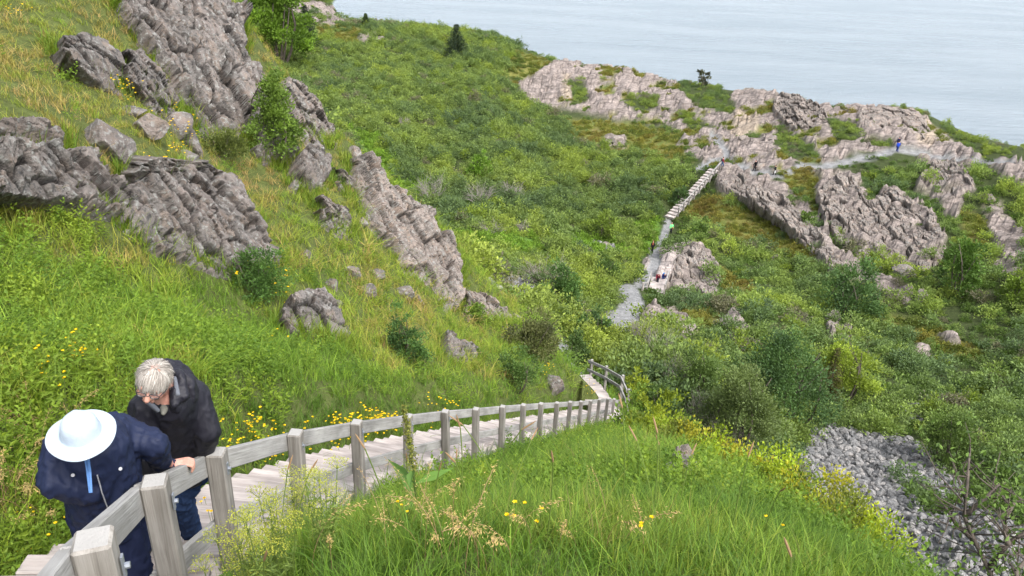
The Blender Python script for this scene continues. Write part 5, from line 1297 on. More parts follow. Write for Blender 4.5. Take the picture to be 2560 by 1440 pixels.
def hiker_man():
    sd = side(3.6); d0 = stair_dir(3.6); dn = np.array([d0[0], d0[1], 0]); facing = -dn
    hc = at(384, 955, 5.10); neck = at(428, 985, 5.34); shL = at(484, 985, 5.50); shR = at(362, 1020, 5.40); pel = at(446, 1160, 6.15)
    elL = at(522, 1078, 5.55); wrL = at(500, 1150, 5.86); elR = at(362, 1100, 5.45); wrR = at(380, 1170, 5.5); hipL = at(486, 1172, 6.15); hipR = at(406, 1172, 6.15)
    knR = at(452, 1246, 6.35); fx = at(478, 1318, 6.95); s_, o_ = stair_coords(fx[:1], fx[1:2]); tz = float(np.interp(s_, _sl, POST_TOP[:, 2])[0]-RAIL_H)
    anR = np.array([fx[0], fx[1], tz+.11]); f2 = anR+sd*.22-dn*.30; s2, _ = stair_coords(f2[:1], f2[1:2]); anL = np.array([f2[0], f2[1], float(np.interp(s2, _sl, POST_TOP[:, 2])[0]-RAIL_H+.11)]); knL = (hipR+anL)/2-dn*.12
    O = (anR[0], anR[1], tz); root = empty('person', O); tag(root, 'white haired man with glasses in black hooded jacket looking down at the steps', 'person')
    rd = unit(hc); fwd = -.26*CR-.61*CU+.68*(-rd); up = .06*CR+.72*CU+.64*(-rd)
    S, p, M = head_pieces(hc, fwd, up, 1.04)
    S += [cap(p((0, -.03, -.06)), neck, .050, .052)]+chain([neck, (neck+pel)/2, pel], [.12, .13, .13])+[cap(shR, shL, .07)]+chain([shL, elL, wrL], [.055, .042, .03])+chain([shR, elR, wrR], [.055, .042, .03])
    S += chain([hipL, knR, anR], [.085, .06, .042])+chain([hipR, knL, anL], [.085, .06, .042])
    for wr, el in ((wrL, elL), (wrR, elR)):
        dv = unit(pel-wr); S += hand_pieces(wr+dv*.02, wr+dv*.075, CR, dv, facing*.6+dv*.3, -CR, 0.5)
    fuse('body', S, 0.0046, M_SKIN, root, 3, origin=O)
    bk = fabric('black_jacket_cloth', (0.013, 0.013, 0.020), 0.55, 0.3); mid = (neck+pel)/2; w = unit(shL-shR)
    J = [cap(shR+w*.03, shL-w*.03, .10, .115), cap(neck-np.array([0, 0, .06]), mid, .14, .165), cap(shR+w*.09, hipR+w*.04+np.array([0, 0, .02]), .115, .14), cap(shL-w*.09, hipL-w*.04+np.array([0, 0, .02]), .12, .14), cap(mid, pel, .165, .16)]
    J += chain([shL, elL, wrL], [.10, .083, .066])+chain([shR, elR, wrR], [.095, .08, .06])
    jk = fuse('jacket', J, 0.011, bk, root, 5, folds(13, 0.006, .15), O)
    # stand collar and hood behind the neck
    H = []; bx = unit(np.cross(fwd, up))
    for k in range(11):
        a = math.pi*(0.02+0.96*k/10); q = neck+np.array([0, 0, .02])+bx*.115*math.cos(a)*1.05-unit(fwd*np.array([1, 1, 0]))*.10*math.sin(a)+np.array([0, 0, .045+.05*math.sin(a)]); H.append(cap(q-np.array([0, 0, .07]), q, .042, .034))
    H += [cap(at(440, 925, 5.46), at(470, 965, 5.52), .060, .075), cap(at(418, 912, 5.42), at(446, 932, 5.48), .045, .06), cap(at(436, 935, 5.33), at(452, 985, 5.33), .040, .05), cap(at(452, 935, 5.24), at(456, 990, 5.20), .032, .04), cap(at(440, 975, 5.2), at(436, 1010, 5.18), .034, .03), cap(at(452, 985, 5.33), at(440, 1020, 5.25), .05, .035)]
    fuse('hood', H, 0.009, bk, root, 5, folds(15, 0.006), O)
    lin = fabric('grey_lining', (0.12, 0.13, 0.155), 0.8); sw = fabric('cream_jumper', (0.15, 0.148, 0.13), 0.9)
    fuse('jumper', [cap(at(412, 1018, 5.27), at(408, 1034, 5.235), .032, .014)], 0.008, sw, root, 3, None, O)
    fuse('collar_lining', [cap(at(372, 1006, 5.10), at(394, 1026, 5.17), .017, .014)], 0.005, lin, root, 3, None, O); fuse('hood_lining', [cap(at(437, 945, 5.20), at(444, 985, 5.17), .012, .015)], 0.005, lin, root, 3, None, O)
    jn = fabric('blue_jeans', (0.030, 0.055, 0.13), 0.85, 0.1)
    T = chain([hipL+np.array([0, 0, .03]), knR, anR+np.array([0, 0, .02])], [.125, .09, .07])+chain([hipR+np.array([0, 0, .03]), knL, anL+np.array([0, 0, .02])], [.125, .09, .07])+[cap(hipR, hipL, .13)]
    fuse('trousers', T, 0.011, jn, root, 6, folds(17, 0.008), O); bt = fabric('black_shoe', (0.018, 0.018, 0.02), 0.5, 0.4)
    for an in (anR, anL): fuse('shoe', shoe(an, facing), 0.009, bt, root, 4, None, O)
    # hair: strands combed from the thin crown, down the sides, over the brow
    rng = np.random.default_rng(5); mb = MB(); n = 0; shd = []
    while n < 4200:
        v = rng.normal(size=3); v /= np.linalg.norm(v)
        if v[2] < -0.55 or (v[1] > 0.55 and v[2] < 0.42) or (abs(v[0]) > .55 and v[1] > .10 and v[2] < .10): continue
        bald = (v[2] > .93)
        if bald and rng.random() < 0.55: continue
        n += 1; b = np.array([0, -.012, .030])+v*np.array([.075, .095, .089]); fl = np.array([v[0]*.55+rng.normal()*.13, (v[1]*.9-.05 if v[1] < .2 else .55)+rng.normal()*.13, -.62+.10*rng.normal()]); fl -= v*(fl@v)*.92; fl = unit(fl); L = (.050+.035*rng.random()); sdv = np.cross(v, fl)*.0021
        hl_ = rng.random()**2; pts = [b+fl*L*t+v*((.004+.010*hl_)*math.sin(t*2.6)+.003*rng.random())-v*(.022-.012*hl_)*t*t for t in (0, .35, .7, 1)]
        V = []
        for t, q in zip((1, 1, .8, .3), pts): V += [p(q-sdv*t)-np.array(O), p(q+sdv*t)-np.array(O)]
        mb.add(V, np.array([[0, 1, 3, 2], [2, 3, 5, 4], [4, 5, 7, 6]])); shd += [rng.random()]*8
    g = NT('white_hair'); hm = g.done(g.pbsdf(g.mix(g.attr('shade', out='Fac'), (0.16, 0.14, 0.12), (0.46, 0.43, 0.39)), 0.6, 0.3)); mb.build('hair', hm, root, smooth=True, attrs={'shade': np.array(shd)})
    # glasses
    gm = NT('spectacle_frame'); gmat = gm.done(gm.pbsdf((0.02, 0.02, 0.022), 0.3, 0.5)); mb = MB()
    for sx in (-1, 1):
        ring = [p((sx*.034+.026*math.cos(a), .106-.004*abs(math.cos(a)), .004+.017*math.sin(a)))-np.array(O) for a in np.linspace(0, 2*math.pi, 15)]; mb.tube(ring, .0030, 6, caps=False)
        mb.tube([p((sx*.060, .101, .008))-np.array(O), p((sx*.079, .06, .012))-np.array(O), p((sx*.083, -.01, .012))-np.array(O)], .0030, 6)
    mb.tube([p((-.009, .110, .008))-np.array(O), p((.009, .110, .008))-np.array(O)], .0022, 6); gl = mb.build('glasses', gmat, root)
    lg = NT('lens'); lmat = lg.done(lg.pbsdf((0.75, 0.8, 0.82), 0.06, 0.5, Alpha=0.10))
    for sx in (-1, 1):
        V = [p((sx*.034, .105, .004))-np.array(O)]+[p((sx*.034+.025*math.cos(a), .105, .004+.016*math.sin(a)))-np.array(O) for a in np.linspace(0, 2*math.pi, 19)[:-1]]
        mesh_np('lens', np.array(V), np.array([[0, k+1, (k+1) % 18+1] for k in range(18)]), [lmat], True, gl)
hiker_man()

def walker(px, py, label, heading, top, legs, hair, stride=0.22, lean=0.08, height=1.72, swing=0.2, extra=None, dr=0.0, hunch=0.0, rmin=60):
    g0 = hit([px], [py], rmin)[0]; r = np.linalg.norm(g0); g0 = g0+g0/r*dr; g0[2] = ground(g0[:1], g0[1:2])[0]+.02
    f = unit(np.cos(R(heading))*CR*np.array([1, 1, 0])+np.sin(R(heading))*np.array([0, 1.0, 0])); s = np.array([-f[1], f[0], 0]); z = np.array([0, 0, 1.0]); k = height/1.72; O = np.zeros(3)
    root = empty('person', g0); tag(root, label, 'person')
    hip = z*.88*k; ch = hip+z*.42*k*math.cos(lean)+f*.42*k*math.sin(lean); nk = ch+unit(z*math.cos(lean+hunch)+f*math.sin(lean+hunch))*.13*k; hd = nk+unit(z*math.cos(lean+hunch*1.5)+f*math.sin(lean+hunch*1.5))*.15*k
    shl, shr = ch+s*.17*k, ch-s*.17*k; anl, anr = f*stride+s*.09+z*.09, -f*stride-s*.09+z*.10; kl, kr = (hip+anl)/2+f*.05, (hip+anr)/2+f*.07
    ell_, elr = shl-z*.27*k-f*swing*.4+s*.05, shr-z*.27*k+f*swing*.4-s*.05; wl, wr = ell_-z*.22*k+f*(.08-swing*.3), elr-z*.20*k+f*(.10+swing*.4)
    S = [ell(hd, (.075, .09, .11), np.stack([s, f, z]), 2)]+[cap(hd+f*.09-z*.02, hd+f*.105-z*.03, .014, None, 2), cap(hd-z*.08, nk-z*.03, .05, .055, 2), cap(nk, hip, .09, .1, 2)]+chain([shl, ell_, wl], [.05, .04, .03])+chain([shr, elr, wr], [.05, .04, .03])+chain([hip+s*.08, kl, anl], [.08, .055, .04])+chain([hip-s*.08, kr, anr], [.08, .055, .04])
    for w_ in (wl, wr):
        for q in range(4): S.append(cap(w_-z*.03, w_-z*.13+f*(.018*(q-1.5))+f*.02, .016, .008, 2))
        S.append(cap(w_-z*.03, w_-z*.08+f*.05, .012, .008, 2))
    fuse('body', S, 0.012, M_SKIN, root, 2)
    J = [cap(shl-s*.03, shr+s*.03, .085, None, 2), cap(ch-z*.05, hip+z*.02, .15, .145, 2)]+chain([shl, ell_, wl+z*.05], [.075, .062, .05])+chain([shr, elr, wr+z*.05], [.075, .062, .05])
    fuse('jacket', J, 0.02, fabric('walker_top', top, 0.8), root, 3)
    T = chain([hip+s*.08+z*.04, kl, anl], [.115, .085, .065])+chain([hip-s*.08+z*.04, kr, anr], [.115, .085, .065])
    fuse('trousers', T, 0.02, fabric('walker_trousers', legs, 0.85), root, 3); sm = fabric('walker_shoe', (0.03, 0.03, 0.03), 0.6)
    for a in (anl, anr): fuse('shoe', shoe(a, f), 0.016, sm, root, 2)
    fuse('hair', [ell(hd+z*.025-f*.018, (.088, .100, .105), np.stack([s, f, z]), 2)], 0.014, fabric('walker_hair', hair, 0.8), root, 1, None, (0, 0, 0), lambda v: (v-hd)@f > .045 and (v-hd)@z < .07)
    for nm, pcs, col in (extra(s, f, z, hip, ch, hd, wl, wr) if extra else []): fuse(nm, pcs, 0.02, fabric('walker_'+nm, col, 0.8), root, 2)
pack = lambda col: (lambda s, f, z, hip, ch, hd, wl, wr: [('backpack', [cap(ch-f*.22+z*.02, ch-f*.22-z*.30, .13, .14, 2, (f, .7))], col)])
walker(1804, 419, 'walker in red jacket and blue jeans at the head of the distant steps', 0, (0.22, 0.03, 0.05), (0.04, 0.07, 0.16), (0.04, 0.03, 0.025), 0.30, 0.10, 1.75, extra=pack((0.03, 0.03, 0.05)))
walker(1886, 428, 'walker dressed all in black standing with legs apart on the trail', 190, (0.012, 0.012, 0.014), (0.012, 0.012, 0.014), (0.03, 0.025, 0.02), 0.30, 0.03, 1.85, extra=pack((0.015, 0.015, 0.017)))
walker(1936, 438, 'walker in black carrying a white bag on the gravel trail', 150, (0.015, 0.015, 0.018), (0.015, 0.015, 0.018), (0.05, 0.035, 0.03), 0.16, 0.06, 1.65, extra=lambda s, f, z, hip, ch, hd, wl, wr: [('bag', [cap(wl-z*.05, wl-z*.32, .08, .11, 2, (s, .5))], (0.7, 0.7, 0.7))])
walker(2242, 380, 'walker in bright blue jacket on the far gravel trail', 80, (0.02, 0.07, 0.50), (0.03, 0.05, 0.18), (0.03, 0.025, 0.02), 0.14, 0.06, 1.75)
walker(2243, 369, 'walker in dark clothes close behind the bright blue jacket', 80, (0.02, 0.018, 0.04), (0.02, 0.018, 0.03), (0.02, 0.018, 0.015), 0.14, 0.05, 1.75)
walker(1677, 584, 'walker in neon green top with red jacket tied at the waist', 262, (0.22, 0.85, 0.32), (0.015, 0.015, 0.02), (0.30, 0.24, 0.17), 0.12, 0.06, 1.70, extra=lambda s, f, z, hip, ch, hd, wl, wr: [('waist_jacket', [cap(hip+s*.10+z*.04, hip-s*.10+z*.04, .135, None, 2), cap(hip-s*.15, hip-s*.17-z*.28, .06, .05, 2), cap(hip+s*.15, hip+s*.17-z*.2, .06, .05, 2)], (0.45, 0.07, 0.04))])
walker(1630, 631, 'walker in dark clothes with an orange scarf on the narrow trail', 255, (0.025, 0.015, 0.018), (0.012, 0.012, 0.014), (0.22, 0.10, 0.04), 0.16, 0.06, 1.70, extra=lambda s, f, z, hip, ch, hd, wl, wr: [('scarf', [cap(ch+f*.12+z*.06, ch+f*.16-z*.14, .07, .05, 2)], (0.55, 0.16, 0.08))])
walker(1643, 707, 'walker in maroon and red top bending at the few pale steps', 265, (0.20, 0.03, 0.05), (0.02, 0.02, 0.03), (0.08, 0.05, 0.04), 0.14, 0.55, 1.70, hunch=0.5, dr=-0.2)
walker(1657, 706, 'walker in navy jacket bending beside the maroon top', 275, (0.015, 0.025, 0.14), (0.03, 0.05, 0.12), (0.45, 0.42, 0.40), 0.14, 0.6, 1.72, hunch=0.5, dr=-0.2, extra=pack((0.05, 0.20, 0.45)))
# ================================================================ trees, single shrubs and flowers
def place_ground(px, py, rmin=2.0, rmax=None):
    return hit([px], [py], rmin)[0]
def tree(px, py, w, h, tint, label, rmin=2.0, name='leafy_shrub', cat='shrub', clumps=44, per=40, trunk=True, seed=0, dens=1.0, taper=0.25, lean=(0, 0), group=None, leafk=1.0, multi=3):
    rng = np.random.default_rng(int(px*3+py+seed)); b = place_ground(px, py, rmin); r = np.linalg.norm(b); s = r/FPX; W, H = w*s/2, h*s/0.86
    leaf = max(0.055, r*0.0030)*leafk; cl = 0.215*min(W, H*0.6)+0.03
    n = int(clumps*1.15); want = min(15000, 1.25*dens*6.283*W*0.5*(W+H)*0.8/(0.31*leaf*leaf)); V, F, S = shrub_geo(rng, W*0.80, H*0.62, n, max(12, int(want/n)), leaf, cl, taper=taper)
    V[:, :2] += V[:, 2:3]/H*np.asarray(lean)*W; V[:, 2] = np.maximum(V[:, 2], 0.02*H)
    z0 = 0.06*H if trunk else -0.05*H; V[:, 2] += z0
    root = empty(name, b-np.array([0, 0, .05])); tag(root, label, cat, group)
    o = mesh_np('crown', V, F, [M_LEAF_O], False, root, attrs={'shade': S}); o.color = (*tint, 1)
    mb = MB(); tips = [np.array([W*.6*math.cos(a)*q, W*.6*math.sin(a)*q, H*(.55+.3*rng.random())]) for a, q in [(rng.random()*6.28, .3+.6*rng.random()) for _ in range(multi+3)]]
    branches(mb, rng, (0, 0, -.1*H), tips, max(.012, .018*H), 0, 5, .25); mb.build('trunk', M_BARK, root, smooth=True)
    return root
def spruce(px, py, w, h, tint, label, rmin=2.0):
    rng = np.random.default_rng(int(px+py*5)); b = place_ground(px, py, rmin); r = np.linalg.norm(b); s = r/FPX; W, H = w*s/2, h*s/0.95
    root = empty('spruce_tree', b-np.array([0, 0, .1])); tag(root, label, 'spruce'); mb = MB(); mb.tube([(0, 0, -.2), (0.01*H, 0, .5*H), (0, 0, H*.98)], [.03*H, .018*H, .004*H], 7); mb.build('trunk', M_BARK, root, smooth=True)
    C, D, L = [], [], []
    for z in np.linspace(.06, .97, 26):
        R_ = W*(1-z)**.75*(.85+.3*rng.random())+.02*W; nb = int(8+9*(1-z)); a0 = rng.random()*6
        for k in range(nb):
            a = a0+k*6.283/nb+rng.normal()*.2; Rb = R_*(.65+.45*rng.random()); m = max(4, int(16*Rb/W))
            t = np.linspace(.12, 1, m); q = np.stack([np.cos(a)*Rb*t, np.sin(a)*Rb*t, z*H-.16*Rb*t+.10*Rb*t**3+0*t], 1); q = np.repeat(q, 3, 0)+rng.normal(size=(3*m, 3))*.035*W
            C.append(q); d = np.array([np.cos(a), np.sin(a), -.25])+rng.normal(size=(3*m, 3))*.5; D.append(d); L.append(np.full(3*m, max(.10*W, .0016*r)*(.7+.5*rng.random())))
    C, D, L = np.concatenate(C), np.concatenate(D), np.concatenate(L); V, F, S = leaves(C, D, L, L*.42, rng); o = mesh_np('crown', V, F, [M_LEAF_O], False, root, attrs={'shade': S}); o.color = (*tint, 1); return root
def dead_bush(px, py, w, h, label, rmin=2.0, n=30, group=None, col=None, thin=1.0):
    rng = np.random.default_rng(int(px*2+py)); b = place_ground(px, py, rmin); r = np.linalg.norm(b); s = r/FPX; W, H = w*s/2, h*s/.86
    mb = twig_bush(rng, W, H, n, max(.006, .00040*r)*thin); o = mb.build('bare_shrub', col or M_TWIG, None, True); o.location = b; tag(o, label, 'bare shrub', group); return o
G1, G2, G3, G4, G5 = (0.050, 0.105, 0.044), (0.090, 0.155, 0.050), (0.155, 0.220, 0.040), (0.225, 0.290, 0.032), (0.300, 0.340, 0.032)
tree(1955, 1072, 250, 235, (0.075, 0.145, 0.055), 'large dark green tree at the head of the scree', 30, 'broadleaf_tree', 'tree', 70, 60, lean=(-.35, 0))
tree(1850, 1128, 240, 225, (0.115, 0.165, 0.066), 'grey green willow with bare twigs left of the dark tree', 30, 'broadleaf_tree', 'tree', 52, 44, lean=(-.3, 0))
tree(1735, 1005, 170, 150, (0.110, 0.180, 0.055), 'mid green bush below the pale tilted slabs', 30, clumps=44)
tree(2110, 1000, 150, 150, (0.20, 0.28, 0.045), 'bright yellow green bush leaning beside the brown spruce', 30, clumps=44, lean=(-.4, 0))
spruce(2062, 1010, 74, 145, (0.085, 0.085, 0.035), 'brownish narrow spruce between the dark tree and yellow green bush', 30)
tree(1400, 790, 125, 140, (0.080, 0.160, 0.050), 'dense green tree in front of the gravel below the crag', 30, 'broadleaf_tree', 'tree', 56, 48)
tree(1480, 855, 100, 90, (0.075, 0.145, 0.050), 'dark green bush beside the dense tree above the bend', 40, clumps=34)
tree(2118, 792, 150, 115, (0.070, 0.138, 0.050), 'round dark shrub under the overhanging cliff', 50)
tree(2385, 735, 120, 130, (0.100, 0.190, 0.045), 'light green tree right of the overhanging cliff', 60, 'broadleaf_tree', 'tree', 50, 46, taper=.5)
tree(1196, 452, 66, 66, (0.125, 0.235, 0.034), 'round lime green shrub alone in the dark thicket', 60)
tree(2360, 1160, 150, 120, (0.115, 0.185, 0.055), 'broad mid green bush at the right edge of the scree', 30, clumps=50)
tree(2535, 765, 80, 76, (0.135, 0.215, 0.035), 'lime green shrub at the photo edge above the valley', 60)
tree(1505, 600, 92, 72, (0.130, 0.195, 0.040), 'pale yellowish bush left of the narrow trail', 60)
tree(1520, 700, 84, 58, (0.085, 0.150, 0.042), 'green bush left of the rock bluff', 60)
tree(2015, 560, 40, 30, (0.10, 0.17, 0.04), 'small bush on the mossy slope under the boulder ridge', 60, clumps=20)
tree(1700, 515, 60, 44, (0.06, 0.115, 0.04), 'dark bush under the distant steps', 60, clumps=24)
tree(1748, 600, 70, 46, (0.105, 0.18, 0.045), 'light green bush between the narrow trail and the bluff', 60, clumps=30)
tree(1292, 978, 112, 105, (0.090, 0.165, 0.050), 'small thin stemmed tree standing above the curved steps', 15, 'sapling', 'tree', 40, 36, dens=.8)
tree(1020, 905, 110, 135, (0.070, 0.145, 0.045), 'dark green bush in the meadow between wedge rock and low hump', 12)
tree(648, 735, 175, 110, (0.075, 0.155, 0.042), 'spreading shrub at the lower end of the slab outcrop', 10, clumps=52, dens=1.1)
tree(1185, 806, 96, 44, (0.130, 0.220, 0.038), 'low mound of lime green leaves under the long crag edge', 20)
tree(1330, 888, 190, 100, (0.105, 0.125, 0.055), 'brownish green thicket bush above the small tree', 20, clumps=54)
tree(1440, 905, 90, 80, (0.085, 0.150, 0.050), 'dark bush hiding the bend of the gravel path', 30)
tree(560, 400, 130, 70, (0.090, 0.120, 0.035), 'low olive bush at the foot of the tall cliff', 15, clumps=34)
tree(1195, 905, 60, 40, (0.125, 0.21, 0.04), 'small light leafed clump under the low rock hump', 15, clumps=20)
tree(700, 165, 170, 205, (0.125, 0.225, 0.032), 'bright green maple growing from the crag top', 12, 'broadleaf_tree', 'tree', 60, 44, taper=.1, dens=2.2, leafk=1.15)
tree(692, 405, 138, 205, (0.135, 0.225, 0.045), 'tall slender rowan sapling between cliff and spur', 12, 'sapling', 'tree', 62, 40, dens=1.5, taper=.5, leafk=1.1)
spruce(1140, 148, 68, 78, (0.036, 0.060, 0.036), 'broad dark spruce standing in the middle of the plateau', 60)
spruce(768, 128, 74, 100, (0.030, 0.048, 0.032), 'dark spruce behind the bright maple', 60)
spruce(915, 66, 20, 28, (0.07, 0.11, 0.05), 'tiny pale spruce alone on the skyline', 60)
tree(1275, 110, 34, 24, (0.06, 0.10, 0.04), 'small windblown bush on the skyline', 60, clumps=14, per=24)
tree(1752, 219, 36, 36, (0.075, 0.085, 0.065), 'grey windswept bush on the headland edge', 60, clumps=9, per=18)
for q in [(1080,508,100,62,'pale bare shrub at the near edge of the thicket'),(1195,512,100,48,'bare shrub among green grass left of the white twigs'),(1282,500,70,44,'bare shrub half grown over by leaves'),(1012,325,28,30,'white dead branches in the middle of the thicket'),(1360,720,150,74,'grey tangle of bare stems behind the dense tree'),(1230,585,80,28,'white dead twigs lying at the edge of the ferns'),(1310,580,50,26,'white dead twigs right of the lying ones')]:
    dead_bush(*q, rmin=50, n=34)
for k, (px, py, w, h) in enumerate([(1640,905,90,90),(1690,985,90,100),(1745,1060,90,90),(1800,1120,90,90),(1850,1150,80,70),(1600,870,70,80)]):
    dead_bush(px, py, w, h, 'greyish bare stems in the strip behind the yellow green shrubs', 30, 40, 'bare stems in the strip')
dead_bush(765, 470, 90, 70, 'wiry bare twigs over the lichen spotted block', 12, 22, thin=.7)
# yellow green shrubs crowning the brow of the near slope
rng8 = np.random.default_rng(88)
def brow_shrub(px, ptop, w, r, tint, k):
    d = ray(px, ptop); q = d*r; g0 = ground(q[:1], q[1:2])[0]; H = min(max(q[2]-g0, .6), 3.4); s = r/FPX
    b = np.array([q[0], q[1], q[2]-H]); rng = np.random.default_rng(900+k); W = w*s/2; leaf = max(.05, .0042*r); cl = .15+.10*W
    root = empty('leafy_shrub', b); tag(root, 'yellow green leafy shrub on the brow between meadow and scree', 'shrub', 'yellow green shrubs along the brow')
    V, F, S = shrub_geo(rng, W*1.0, H*.72, 64, 64, leaf, cl, taper=.25); V[:, 2] = np.maximum(V[:, 2], .03); o = mesh_np('crown', V, F, [M_LEAF_O], False, root, attrs={'shade': S}); o.color = (*tint, 1)
    mb = MB(); branches(mb, rng, (0, 0, -.15), [np.array([W*.6*math.cos(a), W*.6*math.sin(a), H*.8]) for a in rng.random(6)*6.28], .015, 0, 4); mb.build('trunk', M_BARK, root, smooth=True)
for k, (px, pt, w, r, t) in enumerate([(1590,1020,90,30,G3),(1635,1045,100,27,G4),(1672,1062,90,25,G4),(1710,1085,100,23,G4),(1752,1112,100,21,G5),(1795,1140,105,19.5,G5),(1838,1160,105,18.2,G4),(1880,1172,110,17.2,G5),(1922,1185,110,16.4,G5),(1965,1198,110,15.6,G5),(2008,1212,110,14.9,G4),(2050,1232,110,14.2,G5),(2092,1256,110,13.6,G5),(2135,1284,105,13,G4),(2175,1308,100,12.5,G5),(2212,1338,90,12,G4),(1690,1110,100,21,G3),(1860,1215,110,15.5,G3),(1990,1260,110,13.4,G3),(2110,1320,100,12,G3)]):
    brow_shrub(px, pt-50, w*1.6, r*1.04, tuple(x*(.85+.3*rng8.random()) for x in t), k)
for k, (px, py, w, h, t, l) in enumerate([(1640,1040,100,90,G2,'green shrub at the foot of the handrail'),(1585,1010,80,90,G4,'lime shrub behind the bent handrail'),(1690,1090,90,80,G2,'darker green shrub at the left end of the brow'),(1500,925,60,60,G4,'lime shrub left of the bent handrail')]):
    tree(px, py, w, h, t, l, 20, clumps=34)
# thin branching tree in the lower right corner
def corner_tree():
    rng = np.random.default_rng(17); r = 6.6; P = lambda x, y, q=r: at(x, y, q); root = empty('young_tree', P(2500, 1500)); tag(root, 'thin dark stemmed young tree in the lower right corner', 'tree'); O = P(2500, 1500); mb = MB(); tips = []
    for ln in [[(2500,1500),(2470,1420),(2435,1350),(2410,1290),(2418,1220),(2425,1120)],[(2470,1420),(2520,1360),(2560,1330),(2600,1290)],[(2435,1350),(2390,1310),(2365,1270)],[(2410,1290),(2470,1240),(2500,1210)],[(2560,1520),(2540,1430),(2580,1380)],[(2520,1360),(2510,1300),(2540,1250)]]:
        pts = [P(x, y, r+rng.normal()*.12)-O for x, y in ln]; n = len(pts); mb.tube(pts, [.020*(1-.75*i/n) for i in range(n)], 6)
        for i in range(1, n):
            for _ in range(7):
                f = rng.random(); p = pts[i-1]*(1-f)+pts[i]*f; e = p+rng.normal(size=3)*.16+np.array([0, 0, .06]); mb.tube([p, (p+e)/2+rng.normal(size=3)*.015, e], [.006, .004, .002], 4); tips.append(e)
    mb.build('trunk', M_BARK, root, smooth=True); T = np.array(tips); C = np.repeat(T, 7, 0)+rng.normal(size=(len(T)*7, 3))*.075; V, F, S = leaves(C, rng.normal(size=C.shape)+np.array([0, 0, .3]), .045*(.6+.8*rng.random(len(C))), .024, rng)
    o = mesh_np('crown', V, F, [M_LEAF_O], False, root, attrs={'shade': S}); o.color = (0.085, 0.150, 0.036, 1)
corner_tree()
# ---- seed heads, buttercups and tall foreground plants
def plain(name, col, trans=0.2): return leaf_mat(name, col, trans, .3)
M_SEED = plain('dry_seed_head', (0.30, 0.205, 0.125)); M_STALK = plain('green_stalk', (0.13, 0.20, 0.045)); M_YEL = plain('buttercup_petal', (0.80, 0.58, 0.012), .25); M_UMB = plain('umbel_flower', (0.36, 0.40, 0.075), .3)
def multi_src(name, geos, mats):
    V, F, S, M = [], {3: [], 4: []}, [], {3: [], 4: []}; o = 0
    for (v, f, s), mi in geos:
        V.append(v); S.append(s)
        for q in (f if isinstance(f, list) else [f]):
            if len(q): F[q.shape[1]].append(q+o); M[q.shape[1]].append(np.full(len(q), mi))
        o += len(v)
    FF = [np.concatenate(F[k]) for k in (3, 4) if F[k]]; MM = np.concatenate([np.concatenate(M[k]) for k in (3, 4) if F[k]])
    return mesh_np(name, np.concatenate(V), FF, mats, False, link=False, midx=MM, attrs={'shade': np.concatenate(S)})
def tube_geo(pts, rad, n=5):
    m = MB(); m.tube(pts, rad, n); V = np.concatenate(m.V); return V, [np.concatenate(m.F[4]), np.concatenate(m.F[3])], np.full(len(V), .5)
def seed_stalk(rng, h=.75):
    b = rng.normal(size=2)*.16*h; k = 6; pts = [np.array([b[0]*t**2, b[1]*t**2, h*t]) for t in np.linspace(0, 1, k)]; d = pts[-1]-pts[-2]; d = unit(d+np.array([b[0], b[1], 0])*.4); e = pts[-1]; hl = .07+.04*rng.random()
    return [(tube_geo(pts, .0034, 4), 0), (tube_geo([e, e+d*hl*.2, e+d*hl*.75, e+d*hl], [.003, .0056, .0048, .0012], 6), 1)]
def drooping_panicle(rng, h=.7):
    b = rng.normal(size=2)*.3*h; g = []; pts = [np.array([b[0]*t**2.4, b[1]*t**2.4, h*(t-.14*t**4)]) for t in np.linspace(0, 1, 7)]; g.append((tube_geo(pts, .0020, 4), 0)); C = []; D = []
    for q in range(46):
        t = .68+.32*rng.random(); i = t*6; j = min(int(i), 5); p = pts[j]*(1-(i-j))+pts[j+1]*(i-j); C.append(p+rng.normal(size=3)*.018); D.append(np.array([b[0], b[1], -.1])+rng.normal(size=3)*.12)
    g.append((leaves(np.array(C), np.array(D), .026, .006, rng), 1)); return g
def buttercup(rng):
    g = []
    for _ in range(3):
        b = rng.normal(size=2)*.10; h = .28+.16*rng.random(); e = np.array([b[0], b[1], h]); g.append((tube_geo([(0, 0, 0), e*.55+rng.normal(size=3)*.01, e], .0022, 4), 0)); a = np.arange(5)*1.2566+rng.random(); D = np.stack([np.cos(a), np.sin(a), .45+0*a], 1); g.append((leaves(np.repeat(e[None], 5, 0), D, .019, .020, rng), 1))
    return g
def pixel_patch(spots, rng, rmax=45):
    X = []
    for px, py, sx, sy, n in spots:
        q = hit(px+rng.normal(size=n)*sx, py+rng.normal(size=n)*sy, 1.2); X.append(q[np.isfinite(q[:, 0])])
    P = np.concatenate(X); return P[np.linalg.norm(P, axis=1) < rmax]
